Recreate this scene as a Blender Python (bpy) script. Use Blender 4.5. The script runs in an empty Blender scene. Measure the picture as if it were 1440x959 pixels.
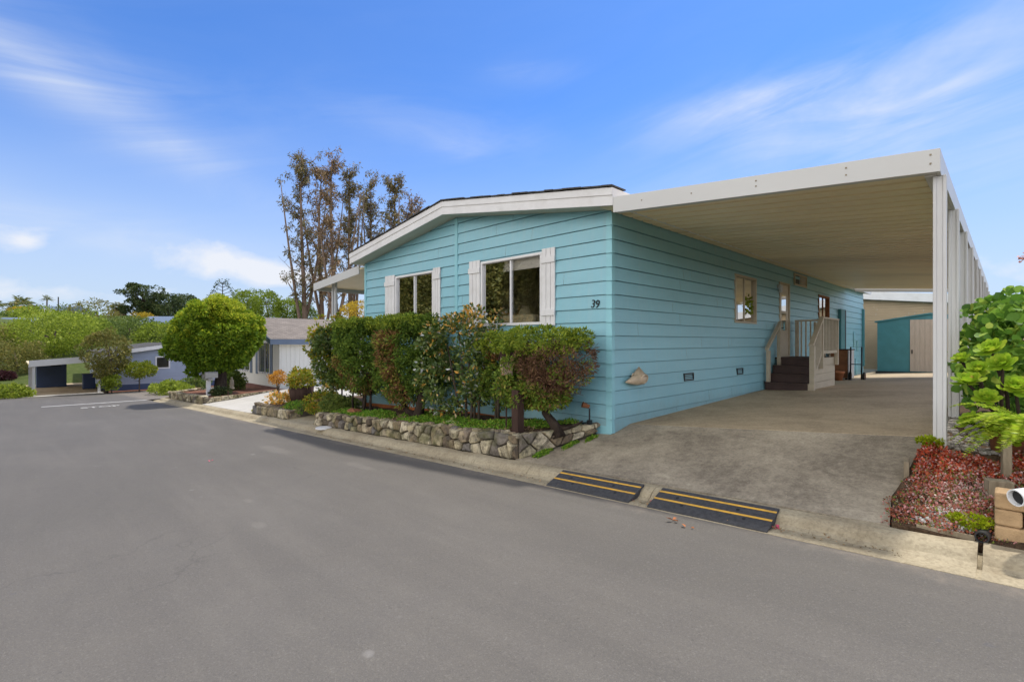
import bpy, math, random
import numpy as np
from mathutils import Vector, Matrix

random.seed(7)
rng = np.random.default_rng(11)
sc = bpy.context.scene
col = sc.collection
EYE = 1.55                       # eye height above the road under the camera; world z = EYE + height relative to the eye
F = 702.0 / 1440.0               # focal length in picture widths
YAW = math.radians(44.84)
SX, CX = math.sin(YAW), math.cos(YAW)

# ---------------------------------------------------------------- calibration helpers (pixel of the 1440 px survey photo -> world point on a known plane)
def ray(px, py):
    u, v = (px - 720) / 702.0, (481 - py) / 702.0
    return np.array([u * CX - SX, u * SX + CX, v])
def on_Y(px, py, Y):
    r = ray(px, py); return r * (Y / r[1]) + np.array([0, 0, EYE])
def on_X(px, py, X):
    r = ray(px, py); return r * (X / r[0]) + np.array([0, 0, EYE])
def at_d(px, py, d):
    return ray(px, py) * d + np.array([0, 0, EYE])
def road_z(x):
    return 0.02 + 0.04 * x
def lot_z(x):
    return road_z(x) + 0.33

# ---------------------------------------------------------------- materials
M = {}
class NT:
    def __init__(s, name):
        s.m = bpy.data.materials.new(name); s.m.use_nodes = True
        s.t = s.m.node_tree; s.b = s.t.nodes['Principled BSDF']; s.out = s.t.nodes['Material Output']
    def n(s, typ, **kw):
        x = s.t.nodes.new(typ)
        for k, v in kw.items():
            if k.startswith('i_'):
                key = k[2:]; key = int(key) if key.isdigit() else key.replace('_', ' ')
                x.inputs[key].default_value = v
            else: setattr(x, k, v)
        return x
    def l(s, a, b): s.t.links.new(a, b)
    def coord(s, scale=(1, 1, 1), rot=(0, 0, 0), loc=(0, 0, 0), src='geo'):
        if src == 'geo': g = s.n('ShaderNodeNewGeometry').outputs['Position']
        else: g = s.n('ShaderNodeTexCoord').outputs['Object']
        mp = s.n('ShaderNodeMapping'); s.l(g, mp.inputs[0])
        mp.inputs['Scale'].default_value = scale; mp.inputs['Rotation'].default_value = rot; mp.inputs['Location'].default_value = loc
        return mp.outputs[0]
    def noise(s, vec, scale, detail=4, rough=.55, dist=0):
        x = s.n('ShaderNodeTexNoise'); s.l(vec, x.inputs['Vector'])
        x.inputs['Scale'].default_value = scale; x.inputs['Detail'].default_value = detail
        x.inputs['Roughness'].default_value = rough; x.inputs['Distortion'].default_value = dist
        return x.outputs['Fac']
    def ramp(s, fac, stops):
        r = s.n('ShaderNodeValToRGB'); s.l(fac, r.inputs[0])
        e = r.color_ramp.elements
        while len(e) < len(stops): e.new(.5)
        for el, (p, c) in zip(e, stops):
            el.position = p; el.color = (c, c, c, 1) if isinstance(c, (int, float)) else (*c, 1)
        return r.outputs[0]
    def mix(s, fac, a, b, mode='MIX'):
        x = s.n('ShaderNodeMix', data_type='RGBA', blend_type=mode)
        for sock, v in ((x.inputs['Factor'], fac), (x.inputs['A'], a), (x.inputs['B'], b)):
            if hasattr(v, 'links') or hasattr(v, 'is_linked'): s.l(v, sock)
            elif isinstance(v, (int, float)): sock.default_value = v if sock.type == 'VALUE' else (v, v, v, 1)
            else: sock.default_value = (*v, 1)
        return x.outputs['Result']
    def math(s, op, a, b=0.0, clamp=False):
        x = s.n('ShaderNodeMath', operation=op, use_clamp=clamp)
        for i, v in enumerate((a, b)):
            if hasattr(v, 'is_linked'): s.l(v, x.inputs[i])
            else: x.inputs[i].default_value = v
        return x.outputs[0]
    def bump(s, h, strength=.3, dist=.02):
        b = s.n('ShaderNodeBump'); s.l(h, b.inputs['Height'])
        b.inputs['Strength'].default_value = strength; b.inputs['Distance'].default_value = dist
        s.l(b.outputs[0], s.b.inputs['Normal'])
    def done(s, color=None, rough=.6, spec=.5, metal=0):
        if color is not None:
            if hasattr(color, 'is_linked'): s.l(color, s.b.inputs['Base Color'])
            else: s.b.inputs['Base Color'].default_value = (*color, 1)
        s.b.inputs['Roughness'].default_value = rough
        s.b.inputs['Specular IOR Level'].default_value = spec
        s.b.inputs['Metallic'].default_value = metal
        return s.m

def paint(name, c, var=.12, rough=.55, scale=2.0, bump=.05, spec=.4, stretch=(1, 1, 1), dirt=None, dirt_amt=.35):
    """painted or plain surface with slight mottling and optional dirt patches"""
    t = NT(name); v = t.coord(stretch)
    n1 = t.noise(v, scale, 5); n2 = t.noise(v, scale * 23, 3)
    lo = tuple(x * (1 - var) for x in c); hi = tuple(min(1, x * (1 + var)) for x in c)
    cc = t.ramp(n1, [(.3, lo), (.7, hi)])
    if dirt:
        d = t.ramp(t.noise(v, scale * .7, 6, .65), [(.5, 0.0), (.75, dirt_amt)])
        cc = t.mix(d, cc, dirt)
    if bump: t.bump(n2, bump, .01)
    return t.done(cc, rough, spec)

def leaf_mat(name, stops, trans=.35, rough=.55, spec=.25, g=1.75):
    """leaves: colour differs from leaf to leaf (tint attribute), partly see-through to light"""
    t = NT(name)
    stops = [(p, tuple(min(.8, x * g) for x in q)) for p, q in stops]
    a = t.n('ShaderNodeAttribute', attribute_name='tint')
    c = t.ramp(a.outputs['Fac'], stops)
    t.done(c, rough, spec)
    tr = t.n('ShaderNodeBsdfTranslucent'); t.l(c, tr.inputs['Color'])
    mx = t.n('ShaderNodeMixShader'); mx.inputs[0].default_value = trans
    t.l(t.b.outputs[0], mx.inputs[1]); t.l(tr.outputs[0], mx.inputs[2])
    t.l(mx.outputs[0], t.out.inputs['Surface'])
    return t.m

def mat_asphalt():
    t = NT('asphalt'); v = t.coord()
    big = t.noise(t.coord((.35, .9, 1), (0, 0, .5)), .55, 5, .6, .6)
    mid = t.noise(v, 3.2, 5, .6)
    fine = t.noise(v, 130, 2, .5)
    vor = t.n('ShaderNodeTexVoronoi'); t.l(v, vor.inputs['Vector']); vor.inputs['Scale'].default_value = 170
    c = t.ramp(big, [(.28, (.122, .111, .094)), (.52, (.146, .131, .111)), (.74, (.171, .155, .132))])
    st = t.noise(t.coord((.16, 1.5, 1), (0, 0, .12)), 1.4, 5, .6, .5)
    c = t.mix(t.ramp(st, [(.38, .28), (.56, 0.0)]), c, (.098, .089, .077)); c = t.mix(t.ramp(st, [(.56, 0.0), (.72, .25)]), c, (.20, .183, .158))
    c = t.mix(t.ramp(mid, [(.35, 0.0), (.75, .3)]), c, (.112, .102, .094))
    c = t.mix(t.ramp(fine, [(.38, .32), (.62, 0.0)]), c, (.07, .064, .068))
    c = t.mix(t.ramp(fine, [(.64, 0.0), (.8, .4)]), c, (.30, .29, .285))
    cv = t.n('ShaderNodeTexVoronoi', feature='DISTANCE_TO_EDGE'); wv = t.n('ShaderNodeVectorMath', operation='ADD'); nz = t.n('ShaderNodeTexNoise'); t.l(v, nz.inputs['Vector']); nz.inputs['Scale'].default_value = 1.3; nz.inputs['Detail'].default_value = 6
    t.l(v, wv.inputs[0]); t.l(nz.outputs['Color'], wv.inputs[1]); t.l(wv.outputs[0], cv.inputs['Vector']); cv.inputs['Scale'].default_value = .33
    crk = t.math('MULTIPLY', t.ramp(cv.outputs['Distance'], [(.0, 1.0), (.0035, 0.0)]), t.ramp(t.noise(v, .45, 3), [(.50, 0.0), (.60, .28)]))
    c = t.mix(crk, c, (.05, .046, .042))
    c = t.mix(t.ramp(t.noise(v, 62, 3, .7), [(.56, 0.0), (.72, .45)]), c, (.235, .215, .19))
    c = t.mix(t.ramp(t.noise(t.coord((1, 1, 1), (0, 0, 0), (5, 5, 5)), 48, 3, .7), [(.58, 0.0), (.74, .5)]), c, (.065, .058, .052))
    # a few grey grit specks and small dried spots
    sp = t.noise(v, 9, 2, .4); c = t.mix(t.ramp(sp, [(.74, 0.0), (.8, .45)]), c, (.10, .095, .1))
    sp2 = t.noise(t.coord((1, 1, 1), (0, 0, 0), (7, 3, 0)), 4.0, 2, .4); c = t.mix(t.ramp(sp2, [(.76, 0.0), (.82, .35)]), c, (.33, .31, .29))
    # sand and dust washed along the gutter
    sep = t.n('ShaderNodeSeparateXYZ'); t.l(v, sep.inputs[0])
    yy = t.math('ADD', sep.outputs['Y'], t.math('MULTIPLY', t.math('SUBTRACT', t.noise(v, 2.2, 5, .65), .5), .9))
    edge = t.n('ShaderNodeMapRange', interpolation_type='SMOOTHSTEP'); t.l(yy, edge.inputs[0])
    edge.inputs[1].default_value = 4.2; edge.inputs[2].default_value = 4.62; edge.inputs[3].default_value = 0; edge.inputs[4].default_value = .75
    c = t.mix(t.math('MULTIPLY', edge.outputs[0], t.ramp(t.noise(v, 14, 4), [(.35, .3), (.65, 1.0)])), c, (.27, .225, .18))
    # named pale scuffs, each an ellipse with a soft broken edge
    for (px, py, ax, ay) in ((385, 632, .75, .16), (365, 738, .16, .07), (350, 704, .12, .05), (680, 598, .3, .1), (505, 655, .5, .1)):
        r = ray(px, py); k = (road_z(0) - EYE) / (r[2] - .04 * r[0]); p = r * k
        dx = t.math('DIVIDE', t.math('SUBTRACT', sep.outputs['X'], float(p[0])), ax); dy = t.math('DIVIDE', t.math('SUBTRACT', sep.outputs['Y'], float(p[1])), ay)
        dd = t.math('ADD', t.math('MULTIPLY', dx, dx), t.math('MULTIPLY', dy, dy))
        dd = t.math('ADD', dd, t.math('MULTIPLY', t.math('SUBTRACT', mid, .5), 1.5))
        mm = t.n('ShaderNodeMapRange', interpolation_type='SMOOTHSTEP'); t.l(dd, mm.inputs[0])
        mm.inputs[1].default_value = 1.1; mm.inputs[2].default_value = .2; mm.inputs[3].default_value = 0; mm.inputs[4].default_value = .14
        c = t.mix(mm.outputs[0], c, (.31, .28, .24))
    h = t.math('ADD', t.math('MULTIPLY', fine, .7), vor.outputs['Distance'])
    t.bump(h, .35, .006)
    return t.done(c, .8, .35)

def mat_concrete(name, c1, c2, dark, dscale=.9, damt=.8, lo=.42, hi=.62, fine=.35, bump=.25, crack=False):
    t = NT(name); v = t.coord()
    n1 = t.noise(v, .8, 6, .6, .3); n2 = t.noise(v, 40, 3); n3 = t.noise(t.coord((1, 1, 1), (0, 0, .3), (3, 9, 2)), dscale, 8, .68, .4)
    c = t.ramp(n1, [(.3, c1), (.7, c2)])
    c = t.mix(t.ramp(n3, [(lo, 0.0), (hi, damt)]), c, dark)
    c = t.mix(t.ramp(t.noise(v, 11, 5, .7), [(.4, 0.0), (.75, .35)]), c, tuple(x * 1.35 for x in c2))
    c = t.mix(t.ramp(n2, [(.3, fine), (.55, 0.0)]), c, tuple(x * .55 for x in dark))
    c = t.mix(t.ramp(t.noise(v, 85, 2), [(.62, 0.0), (.75, .4)]), c, tuple(min(.8, x * 1.5) for x in c2))
    t.bump(n2, bump, .01)
    return t.done(c, .85, .3)

def mat_stone(name):
    t = NT(name); v = t.coord()
    a = t.n('ShaderNodeAttribute', attribute_name='tint')
    c = t.ramp(a.outputs['Fac'], [(0, (.09, .075, .06)), (.16, (.22, .16, .10)), (.35, (.46, .38, .23)), (.62, (.62, .54, .38)), (.8, (.34, .25, .15)), (1, (.17, .165, .165))])
    n = t.noise(v, 9, 6, .65); c = t.mix(t.ramp(n, [(.42, 0.0), (.64, .85)]), c, (.085, .072, .058))
    m = t.noise(t.coord((1, 1, 1), (0, 0, 0), (4, 4, 4)), 2.3, 5, .65); c = t.mix(t.ramp(m, [(.48, 0.0), (.64, .7)]), c, (.10, .10, .035))
    t.bump(t.noise(v, 22, 6, .7), .7, .02)
    return t.done(c, .9, .25)

def mat_siding(name, c, warm):
    t = NT(name); v = t.coord()
    n = t.noise(t.coord((.5, .5, 3)), 1.2, 5, .6)
    cc = t.ramp(n, [(.3, tuple(x * .93 for x in c)), (.7, tuple(min(1, x * 1.06) for x in c))])
    streak = t.noise(t.coord((9, 9, .5)), 1.6, 4, .6)
    cc = t.mix(t.ramp(streak, [(.45, 0.0), (.8, .4)]), cc, warm)
    cc = t.mix(t.ramp(t.noise(v, 6, 6, .7), [(.58, 0.0), (.8, .18)]), cc, tuple(x * .6 for x in c))
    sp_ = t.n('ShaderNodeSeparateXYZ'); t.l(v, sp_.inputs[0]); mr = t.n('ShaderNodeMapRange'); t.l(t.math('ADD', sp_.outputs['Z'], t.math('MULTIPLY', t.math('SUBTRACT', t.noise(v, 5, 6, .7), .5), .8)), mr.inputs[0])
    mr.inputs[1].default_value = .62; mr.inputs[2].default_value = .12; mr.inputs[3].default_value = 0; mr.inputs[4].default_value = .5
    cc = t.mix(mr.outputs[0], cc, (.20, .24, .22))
    grain = t.noise(t.coord((2, 2, 60)), 4, 4, .6)
    t.bump(grain, .12, .006)
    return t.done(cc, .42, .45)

def mat_glass(name, tint=(.8, .84, .82)):
    t = NT(name); t.t.nodes.remove(t.b)
    tr = t.n('ShaderNodeBsdfTransparent'); tr.inputs[0].default_value = (*tint, 1)
    gl = t.n('ShaderNodeBsdfGlossy'); gl.inputs['Roughness'].default_value = .015
    fr = t.n('ShaderNodeFresnel'); fr.inputs[0].default_value = 1.38
    mx = t.n('ShaderNodeMixShader'); t.l(fr.outputs[0], mx.inputs[0]); t.l(tr.outputs[0], mx.inputs[1]); t.l(gl.outputs[0], mx.inputs[2])
    t.l(mx.outputs[0], t.out.inputs['Surface'])
    return t.m

def mat_shingle(name, c):
    t = NT(name); v = t.coord()
    br = t.n('ShaderNodeTexBrick'); t.l(t.coord((1, 1, 1), (0, 0, math.pi / 2)), br.inputs['Vector'])
    br.inputs['Scale'].default_value = 1; br.inputs['Brick Width'].default_value = .3; br.inputs['Row Height'].default_value = .14; br.inputs['Mortar Size'].default_value = .008
    br.inputs['Color1'].default_value = (*[x * .8 for x in c], 1); br.inputs['Color2'].default_value = (*[x * 1.15 for x in c], 1); br.inputs['Mortar'].default_value = (*[x * .4 for x in c], 1)
    cc = t.mix(t.ramp(t.noise(v, 1.5, 5), [(.4, 0.0), (.7, .4)]), br.outputs[0], tuple(x * .7 for x in c))
    t.bump(t.noise(v, 60, 3), .4, .01)
    return t.done(cc, .9, .2)

def mat_bark(name, c1, c2, z=.25):
    t = NT(name); v = t.coord((1, 1, z))
    n = t.noise(v, 14, 6, .65, .4)
    t.bump(n, .8, .03)
    return t.done(t.ramp(n, [(.3, c1), (.7, c2)]), .9, .2)

def mat_soil(name, c1, c2, c3):
    t = NT(name); v = t.coord()
    n = t.noise(v, 3, 8, .7); f = t.noise(v, 45, 4, .6)
    c = t.ramp(n, [(.3, c1), (.5, c2), (.7, c3)])
    c = t.mix(t.ramp(f, [(.35, .5), (.6, 0.0)]), c, tuple(x * .4 for x in c1))
    t.bump(f, .8, .03)
    return t.done(c, .95, .15)

M['asphalt'] = mat_asphalt()
M['apron'] = mat_concrete('stained_concrete', (.38, .32, .235), (.48, .41, .305), (.165, .135, .10), .85, .85, .38, .60)
M['slab'] = mat_concrete('carport_concrete', (.45, .34, .215), (.56, .44, .29), (.22, .165, .105), .55, .7, .45, .68)
M['kerb'] = mat_concrete('kerb_concrete', (.34, .285, .19), (.43, .365, .25), (.19, .14, .08), 1.6, .6, .45, .68)
M['drive'] = mat_concrete('pale_concrete', (.44, .41, .36), (.52, .49, .44), (.34, .31, .27), .5, .5, .5, .7, .15)
M['stone'] = mat_stone('fieldstone')
M['mortar'] = paint('mortar', (.075, .062, .045), .3, .95, 6, .5, .2)
M['blue_siding'] = mat_siding('blue_siding', (.235, .475, .55), (.33, .49, .53))
M['blue_trim'] = paint('blue_trim', (.26, .53, .59), .06, .45, 3)
M['white'] = paint('white_paint', (.72, .70, .69), .05, .5, 3, .03, dirt=(.42, .38, .33), dirt_amt=.35)
M['white_metal'] = paint('white_metal', (.55, .545, .54), .05, .4, 2, .02, .5, (1, 1, .3), dirt=(.36, .31, .24), dirt_amt=.45)
M['fascia_metal'] = paint('fascia_metal', (.55, .54, .52), .04, .4, 1.5, .02, .5, (.4, 1, 1), dirt=(.48, .44, .38), dirt_amt=.35)
M['deck'] = paint('carport_deck', (.86, .72, .46), .10, .5, .8, .02, .4, (.3, 1, 1), dirt=(.42, .31, .17), dirt_amt=.5)
M['soffit'] = paint('soffit', (.52, .50, .40), .06, .6, 2)
M['orange'] = paint('orange_skirt', (.36, .115, .035), .25, .75, 5, .2, .3, dirt=(.14, .05, .03))
M['shingle'] = mat_shingle('brown_shingle', (.235, .20, .172))
M['dark_roof'] = mat_shingle('dark_shingle', (.09, .085, .08))
M['glass'] = mat_glass('window_glass', (.90, .90, .86))
M['dark'] = paint('dark_plastic', (.02, .02, .022), .2, .5)
M['black_iron'] = paint('black_iron', (.012, .014, .016), .2, .4)
M['interior'] = paint('interior_wall', (.50, .43, .33), .05, .8, 1, 0)
M['interior_dark'] = paint('interior_floor', (.09, .06, .04), .2, .7, 2, 0)
M['blind'] = paint('valance', (.72, .68, .72), .05, .6, 6, 0, .3, (1, 1, 8))
M['fabric_cream'] = paint('cream_fabric', (.55, .47, .33), .12, .9, 9, .2)
M['lampshade'] = paint('lampshade', (.62, .44, .22), .1, .8, 8, .1)
M['brown_tread'] = paint('brown_step', (.06, .033, .028), .2, .6, 4, .1)
M['cream_wood'] = paint('cream_wood', (.47, .40, .295), .08, .55, 3, .08, .4, (1, 1, 3))
M['door'] = paint('door_cream', (.52, .45, .345), .05, .5, 3)
M['teal'] = paint('teal_metal', (.055, .20, .225), .1, .55, 3, .02, .4)
M['beige_panel'] = paint('beige_panel', (.45, .37, .30), .08, .6, 4, .02, .4, (6, 1, 1))
M['beige_siding'] = paint('beige_siding', (.44, .33, .205), .06, .6, 2)
M['rubber'] = paint('ramp_rubber', (.075, .074, .078), .25, .8, 30, .8, .3, dirt=(.13, .12, .11), dirt_amt=.4)
M['yellow'] = paint('yellow_stripe', (.72, .40, .055), .15, .6, 14, .2, dirt=(.25, .17, .07), dirt_amt=.6)
M['road_paint'] = paint('road_paint', (.50, .48, .45), .12, .75, 6, .2, .3, dirt=(.2, .19, .19), dirt_amt=.7)
M['terracotta'] = paint('terracotta', (.38, .14, .06), .15, .8, 6, .1)
M['rust'] = paint('rusty_brown', (.24, .095, .04), .25, .85, 6, .3)
M['wood_grey'] = mat_bark('weathered_wood', (.17, .13, .085), (.36, .30, .21), .15)
M['wood_brown'] = mat_bark('brown_wood', (.045, .026, .02), (.085, .05, .038), .15)
M['bark'] = mat_bark('dark_bark', (.016, .011, .008), (.06, .042, .03))
M['bark_eu'] = mat_bark('eucalyptus_bark', (.13, .088, .062), (.28, .20, .145), .1)
M['bark_mid'] = mat_bark('grey_brown_bark', (.05, .036, .026), (.13, .10, .075))
M['twig'] = mat_bark('red_brown_twig', (.10, .048, .028), (.24, .13, .075), .4)
M['soil'] = mat_soil('bed_soil', (.06, .04, .025), (.12, .075, .045), (.17, .115, .07))
M['mulch'] = mat_soil('red_mulch', (.15, .065, .04), (.24, .11, .07), (.30, .17, .11))
M['terrain'] = mat_soil('terrain_soil', (.10, .085, .045), (.13, .115, .06), (.17, .15, .08))
M['hill'] = mat_soil('hillside', (.06, .09, .02), (.10, .13, .035), (.15, .15, .06))
M['shell'] = paint('shell_ceramic', (.50, .39, .27), .2, .45, 9, .1, .5, dirt=(.22, .12, .06), dirt_amt=.5)
M['shell_in'] = paint('shell_inside', (.17, .07, .03), .3, .5, 9)
M['block'] = paint('garden_block', (.46, .31, .17), .22, .9, 7, .6, .2, dirt=(.2, .13, .07), dirt_amt=.6)
M['pvc'] = paint('white_pvc', (.80, .80, .80), .03, .3, 2, 0, .5)
M['lavender'] = paint('lavender_siding', (.33, .375, .475), .05, .6, 2)
M['navy'] = paint('dark_blue_panel', (.055, .085, .17), .08, .6, 2)
M['cream_wall'] = paint('cream_wall', (.74, .73, .68), .05, .65, 1.5, .03, .3, (6, 6, .4))
M['slate_trim'] = paint('slate_trim', (.13, .17, .24), .08, .6, 2)
M['brick'] = paint('brick_red', (.17, .075, .06), .35, .85, 12, .3)
M['stucco'] = paint('stucco', (.55, .52, .47), .08, .8, 2)
M['redhouse'] = paint('red_wall', (.33, .08, .05), .1, .7, 2)
M['statue'] = paint('statue_stone', (.50, .45, .34), .15, .8, 9, .2)
M['bin'] = paint('bin_blue', (.03, .05, .12), .1, .5, 2)
M['grey_box'] = paint('mailbox_grey', (.30, .29, .27), .1, .6, 4)
M['pebble'] = mat_soil('gravel', (.22, .20, .17), (.34, .31, .27), (.46, .43, .39))
M['pink'] = paint('pink_petal', (.60, .10, .16), .15, .6, 20)
M['leaf_orange'] = paint('dry_leaf', (.42, .14, .04), .25, .7, 20)
M['birdhouse'] = paint('birdhouse_wood', (.44, .31, .24), .12, .75, 6, .1)

G = lambda *a: a
M['L_juniper'] = leaf_mat('juniper_leaf', [(0, (.022, .042, .008)), (.45, (.055, .085, .012)), (.72, (.10, .135, .018)), (.80, (.15, .14, .025)), (.86, (.13, .065, .028)), (1, (.075, .036, .018))], g=3.0)
M['L_juniper_lit'] = leaf_mat('juniper_leaf_lit', [(0, (.06, .095, .010)), (.6, (.135, .175, .018)), (1, (.24, .25, .03))], g=2.2)  # lighter juniper for the hedge tops, sunlight put into the leaf colour
M['L_photinia'] = leaf_mat('photinia_leaf', [(0, (.028, .045, .012)), (.4, (.06, .09, .02)), (.6, (.14, .15, .035)), (.72, (.38, .17, .03)), (.84, (.48, .22, .045)), (.93, (.50, .45, .33)), (1, (.55, .50, .38))], .25, .35, .45, g=2.3)
M['L_yellowgreen'] = leaf_mat('yellow_green_leaf', [(0, (.09, .13, .012)), (.5, (.20, .22, .02)), (.8, (.34, .27, .025)), (1, (.36, .17, .03))], g=1.5)
M['L_round'] = leaf_mat('round_tree_leaf', [(0, (.035, .066, .006)), (.45, (.09, .135, .010)), (.8, (.19, .21, .015)), (1, (.31, .29, .025))], .4, g=2.5)
M['L_tip'] = leaf_mat('sunlit_growth_leaf', [(0, (.20, .25, .015)), (.6, (.34, .36, .03)), (1, (.46, .42, .05))], .45, g=1.6)  # yellow tips: new growth, with sunlight put into the colour too
M['L_olive'] = leaf_mat('olive_leaf', [(0, (.06, .07, .015)), (.6, (.13, .125, .03)), (1, (.20, .16, .045))], g=1.7)
M['L_bright'] = leaf_mat('bright_green_leaf', [(0, (.075, .105, .012)), (.5, (.14, .18, .02)), (1, (.24, .27, .035))], .45, g=1.95)
M['L_mid'] = leaf_mat('mid_green_leaf', [(0, (.04, .068, .015)), (.6, (.085, .12, .025)), (1, (.15, .175, .035))])
M['L_dark'] = leaf_mat('dark_green_leaf', [(0, (.012, .022, .008)), (.6, (.03, .045, .014)), (1, (.065, .07, .022))], .2, g=2.3)
M['L_euc'] = leaf_mat('dry_eucalyptus_leaf', [(0, (.085, .065, .035)), (.5, (.16, .115, .06)), (.8, (.22, .15, .085)), (1, (.27, .16, .09))], .25)
M['L_euc2'] = leaf_mat('olive_eucalyptus_leaf', [(0, (.065, .065, .03)), (.6, (.13, .11, .045)), (1, (.20, .14, .065))], .25)
M['L_orange'] = leaf_mat('orange_leaf', [(0, (.28, .12, .02)), (.5, (.50, .24, .03)), (1, (.60, .36, .05))], .4, g=1.25)
M['L_gold'] = leaf_mat('gold_leaf', [(0, (.25, .19, .02)), (.6, (.42, .29, .025)), (1, (.55, .38, .04))], .4, g=1.3)
M['L_bigleaf'] = leaf_mat('broad_leaf', [(0, (.035, .085, .012)), (.55, (.085, .165, .02)), (.85, (.15, .24, .035)), (1, (.30, .35, .06))], .35, .55, .3, g=1.9)
M['L_aeonium'] = leaf_mat('succulent_leaf', [(0, (.19, .34, .02)), (.6, (.34, .48, .03)), (.9, (.46, .52, .05)), (1, (.5, .34, .08))], .4, .6, .25, g=1.1)
M['L_fern'] = leaf_mat('fern_leaf', [(0, (.21, .34, .02)), (.6, (.36, .47, .035)), (1, (.48, .54, .07))], .5, .45, .3, g=1.2)
M['L_sedum'] = leaf_mat('sedum_leaf', [(0, (.06, .045, .025)), (.2, (.17, .075, .04)), (.42, (.30, .075, .04)), (.56, (.34, .13, .095)), (.72, (.46, .24, .24)), (.82, (.55, .46, .42)), (.9, (.12, .14, .04)), (1, (.16, .19, .03))], .25, g=1.45)
M['L_sedum_red'] = leaf_mat('red_sedum_leaf', [(0, (.20, .03, .015)), (.35, (.42, .06, .03)), (.55, (.5, .13, .05)), (.72, (.52, .28, .26)), (.85, (.55, .42, .4)), (.92, (.2, .19, .05)), (1, (.14, .17, .03))], .3, g=1.15)
M['L_chart'] = leaf_mat('chartreuse_leaf', [(0, (.25, .34, .01)), (1, (.46, .52, .02))], .4, g=0.85)
M['L_cover'] = leaf_mat('ground_cover_leaf', [(0, (.05, .11, .012)), (.6, (.11, .22, .02)), (.9, (.2, .27, .03)), (1, (.24, .15, .05))], .35, g=1.8)
M['L_purple'] = leaf_mat('purple_leaf', [(0, (.045, .02, .02)), (1, (.11, .035, .045))], .3, g=1.0)
M['L_dead'] = leaf_mat('dead_leaf', [(0, (.045, .022, .014)), (.5, (.11, .055, .03)), (1, (.22, .12, .06))], .15, g=1.15)
M['L_palm'] = leaf_mat('palm_leaf', [(0, (.05, .07, .02)), (.7, (.11, .125, .04)), (1, (.22, .17, .06))], .25)

# ---------------------------------------------------------------- object helpers
def tag(o, label=None, cat=None, group=None, kind=None):
    if label: o['label'] = label
    if cat: o['category'] = cat
    if group: o['group'] = group
    if kind: o['kind'] = kind
    return o
def empty(name, loc, label, cat, group=None):
    o = bpy.data.objects.new(name, None); col.objects.link(o); o.location = loc; o.empty_display_size = .2
    return tag(o, label, cat, group)
def wloc(o):
    v = Vector((0, 0, 0))
    while o is not None: v += o.location; o = o.parent
    return v
def link_mesh(name, me, mat, parent=None, loc=None):
    o = bpy.data.objects.new(name, me); col.objects.link(o)
    if mat is not None: me.materials.append(mat)
    if parent is not None: o.parent = parent
    elif loc is not None: o.location = loc
    return o

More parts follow.
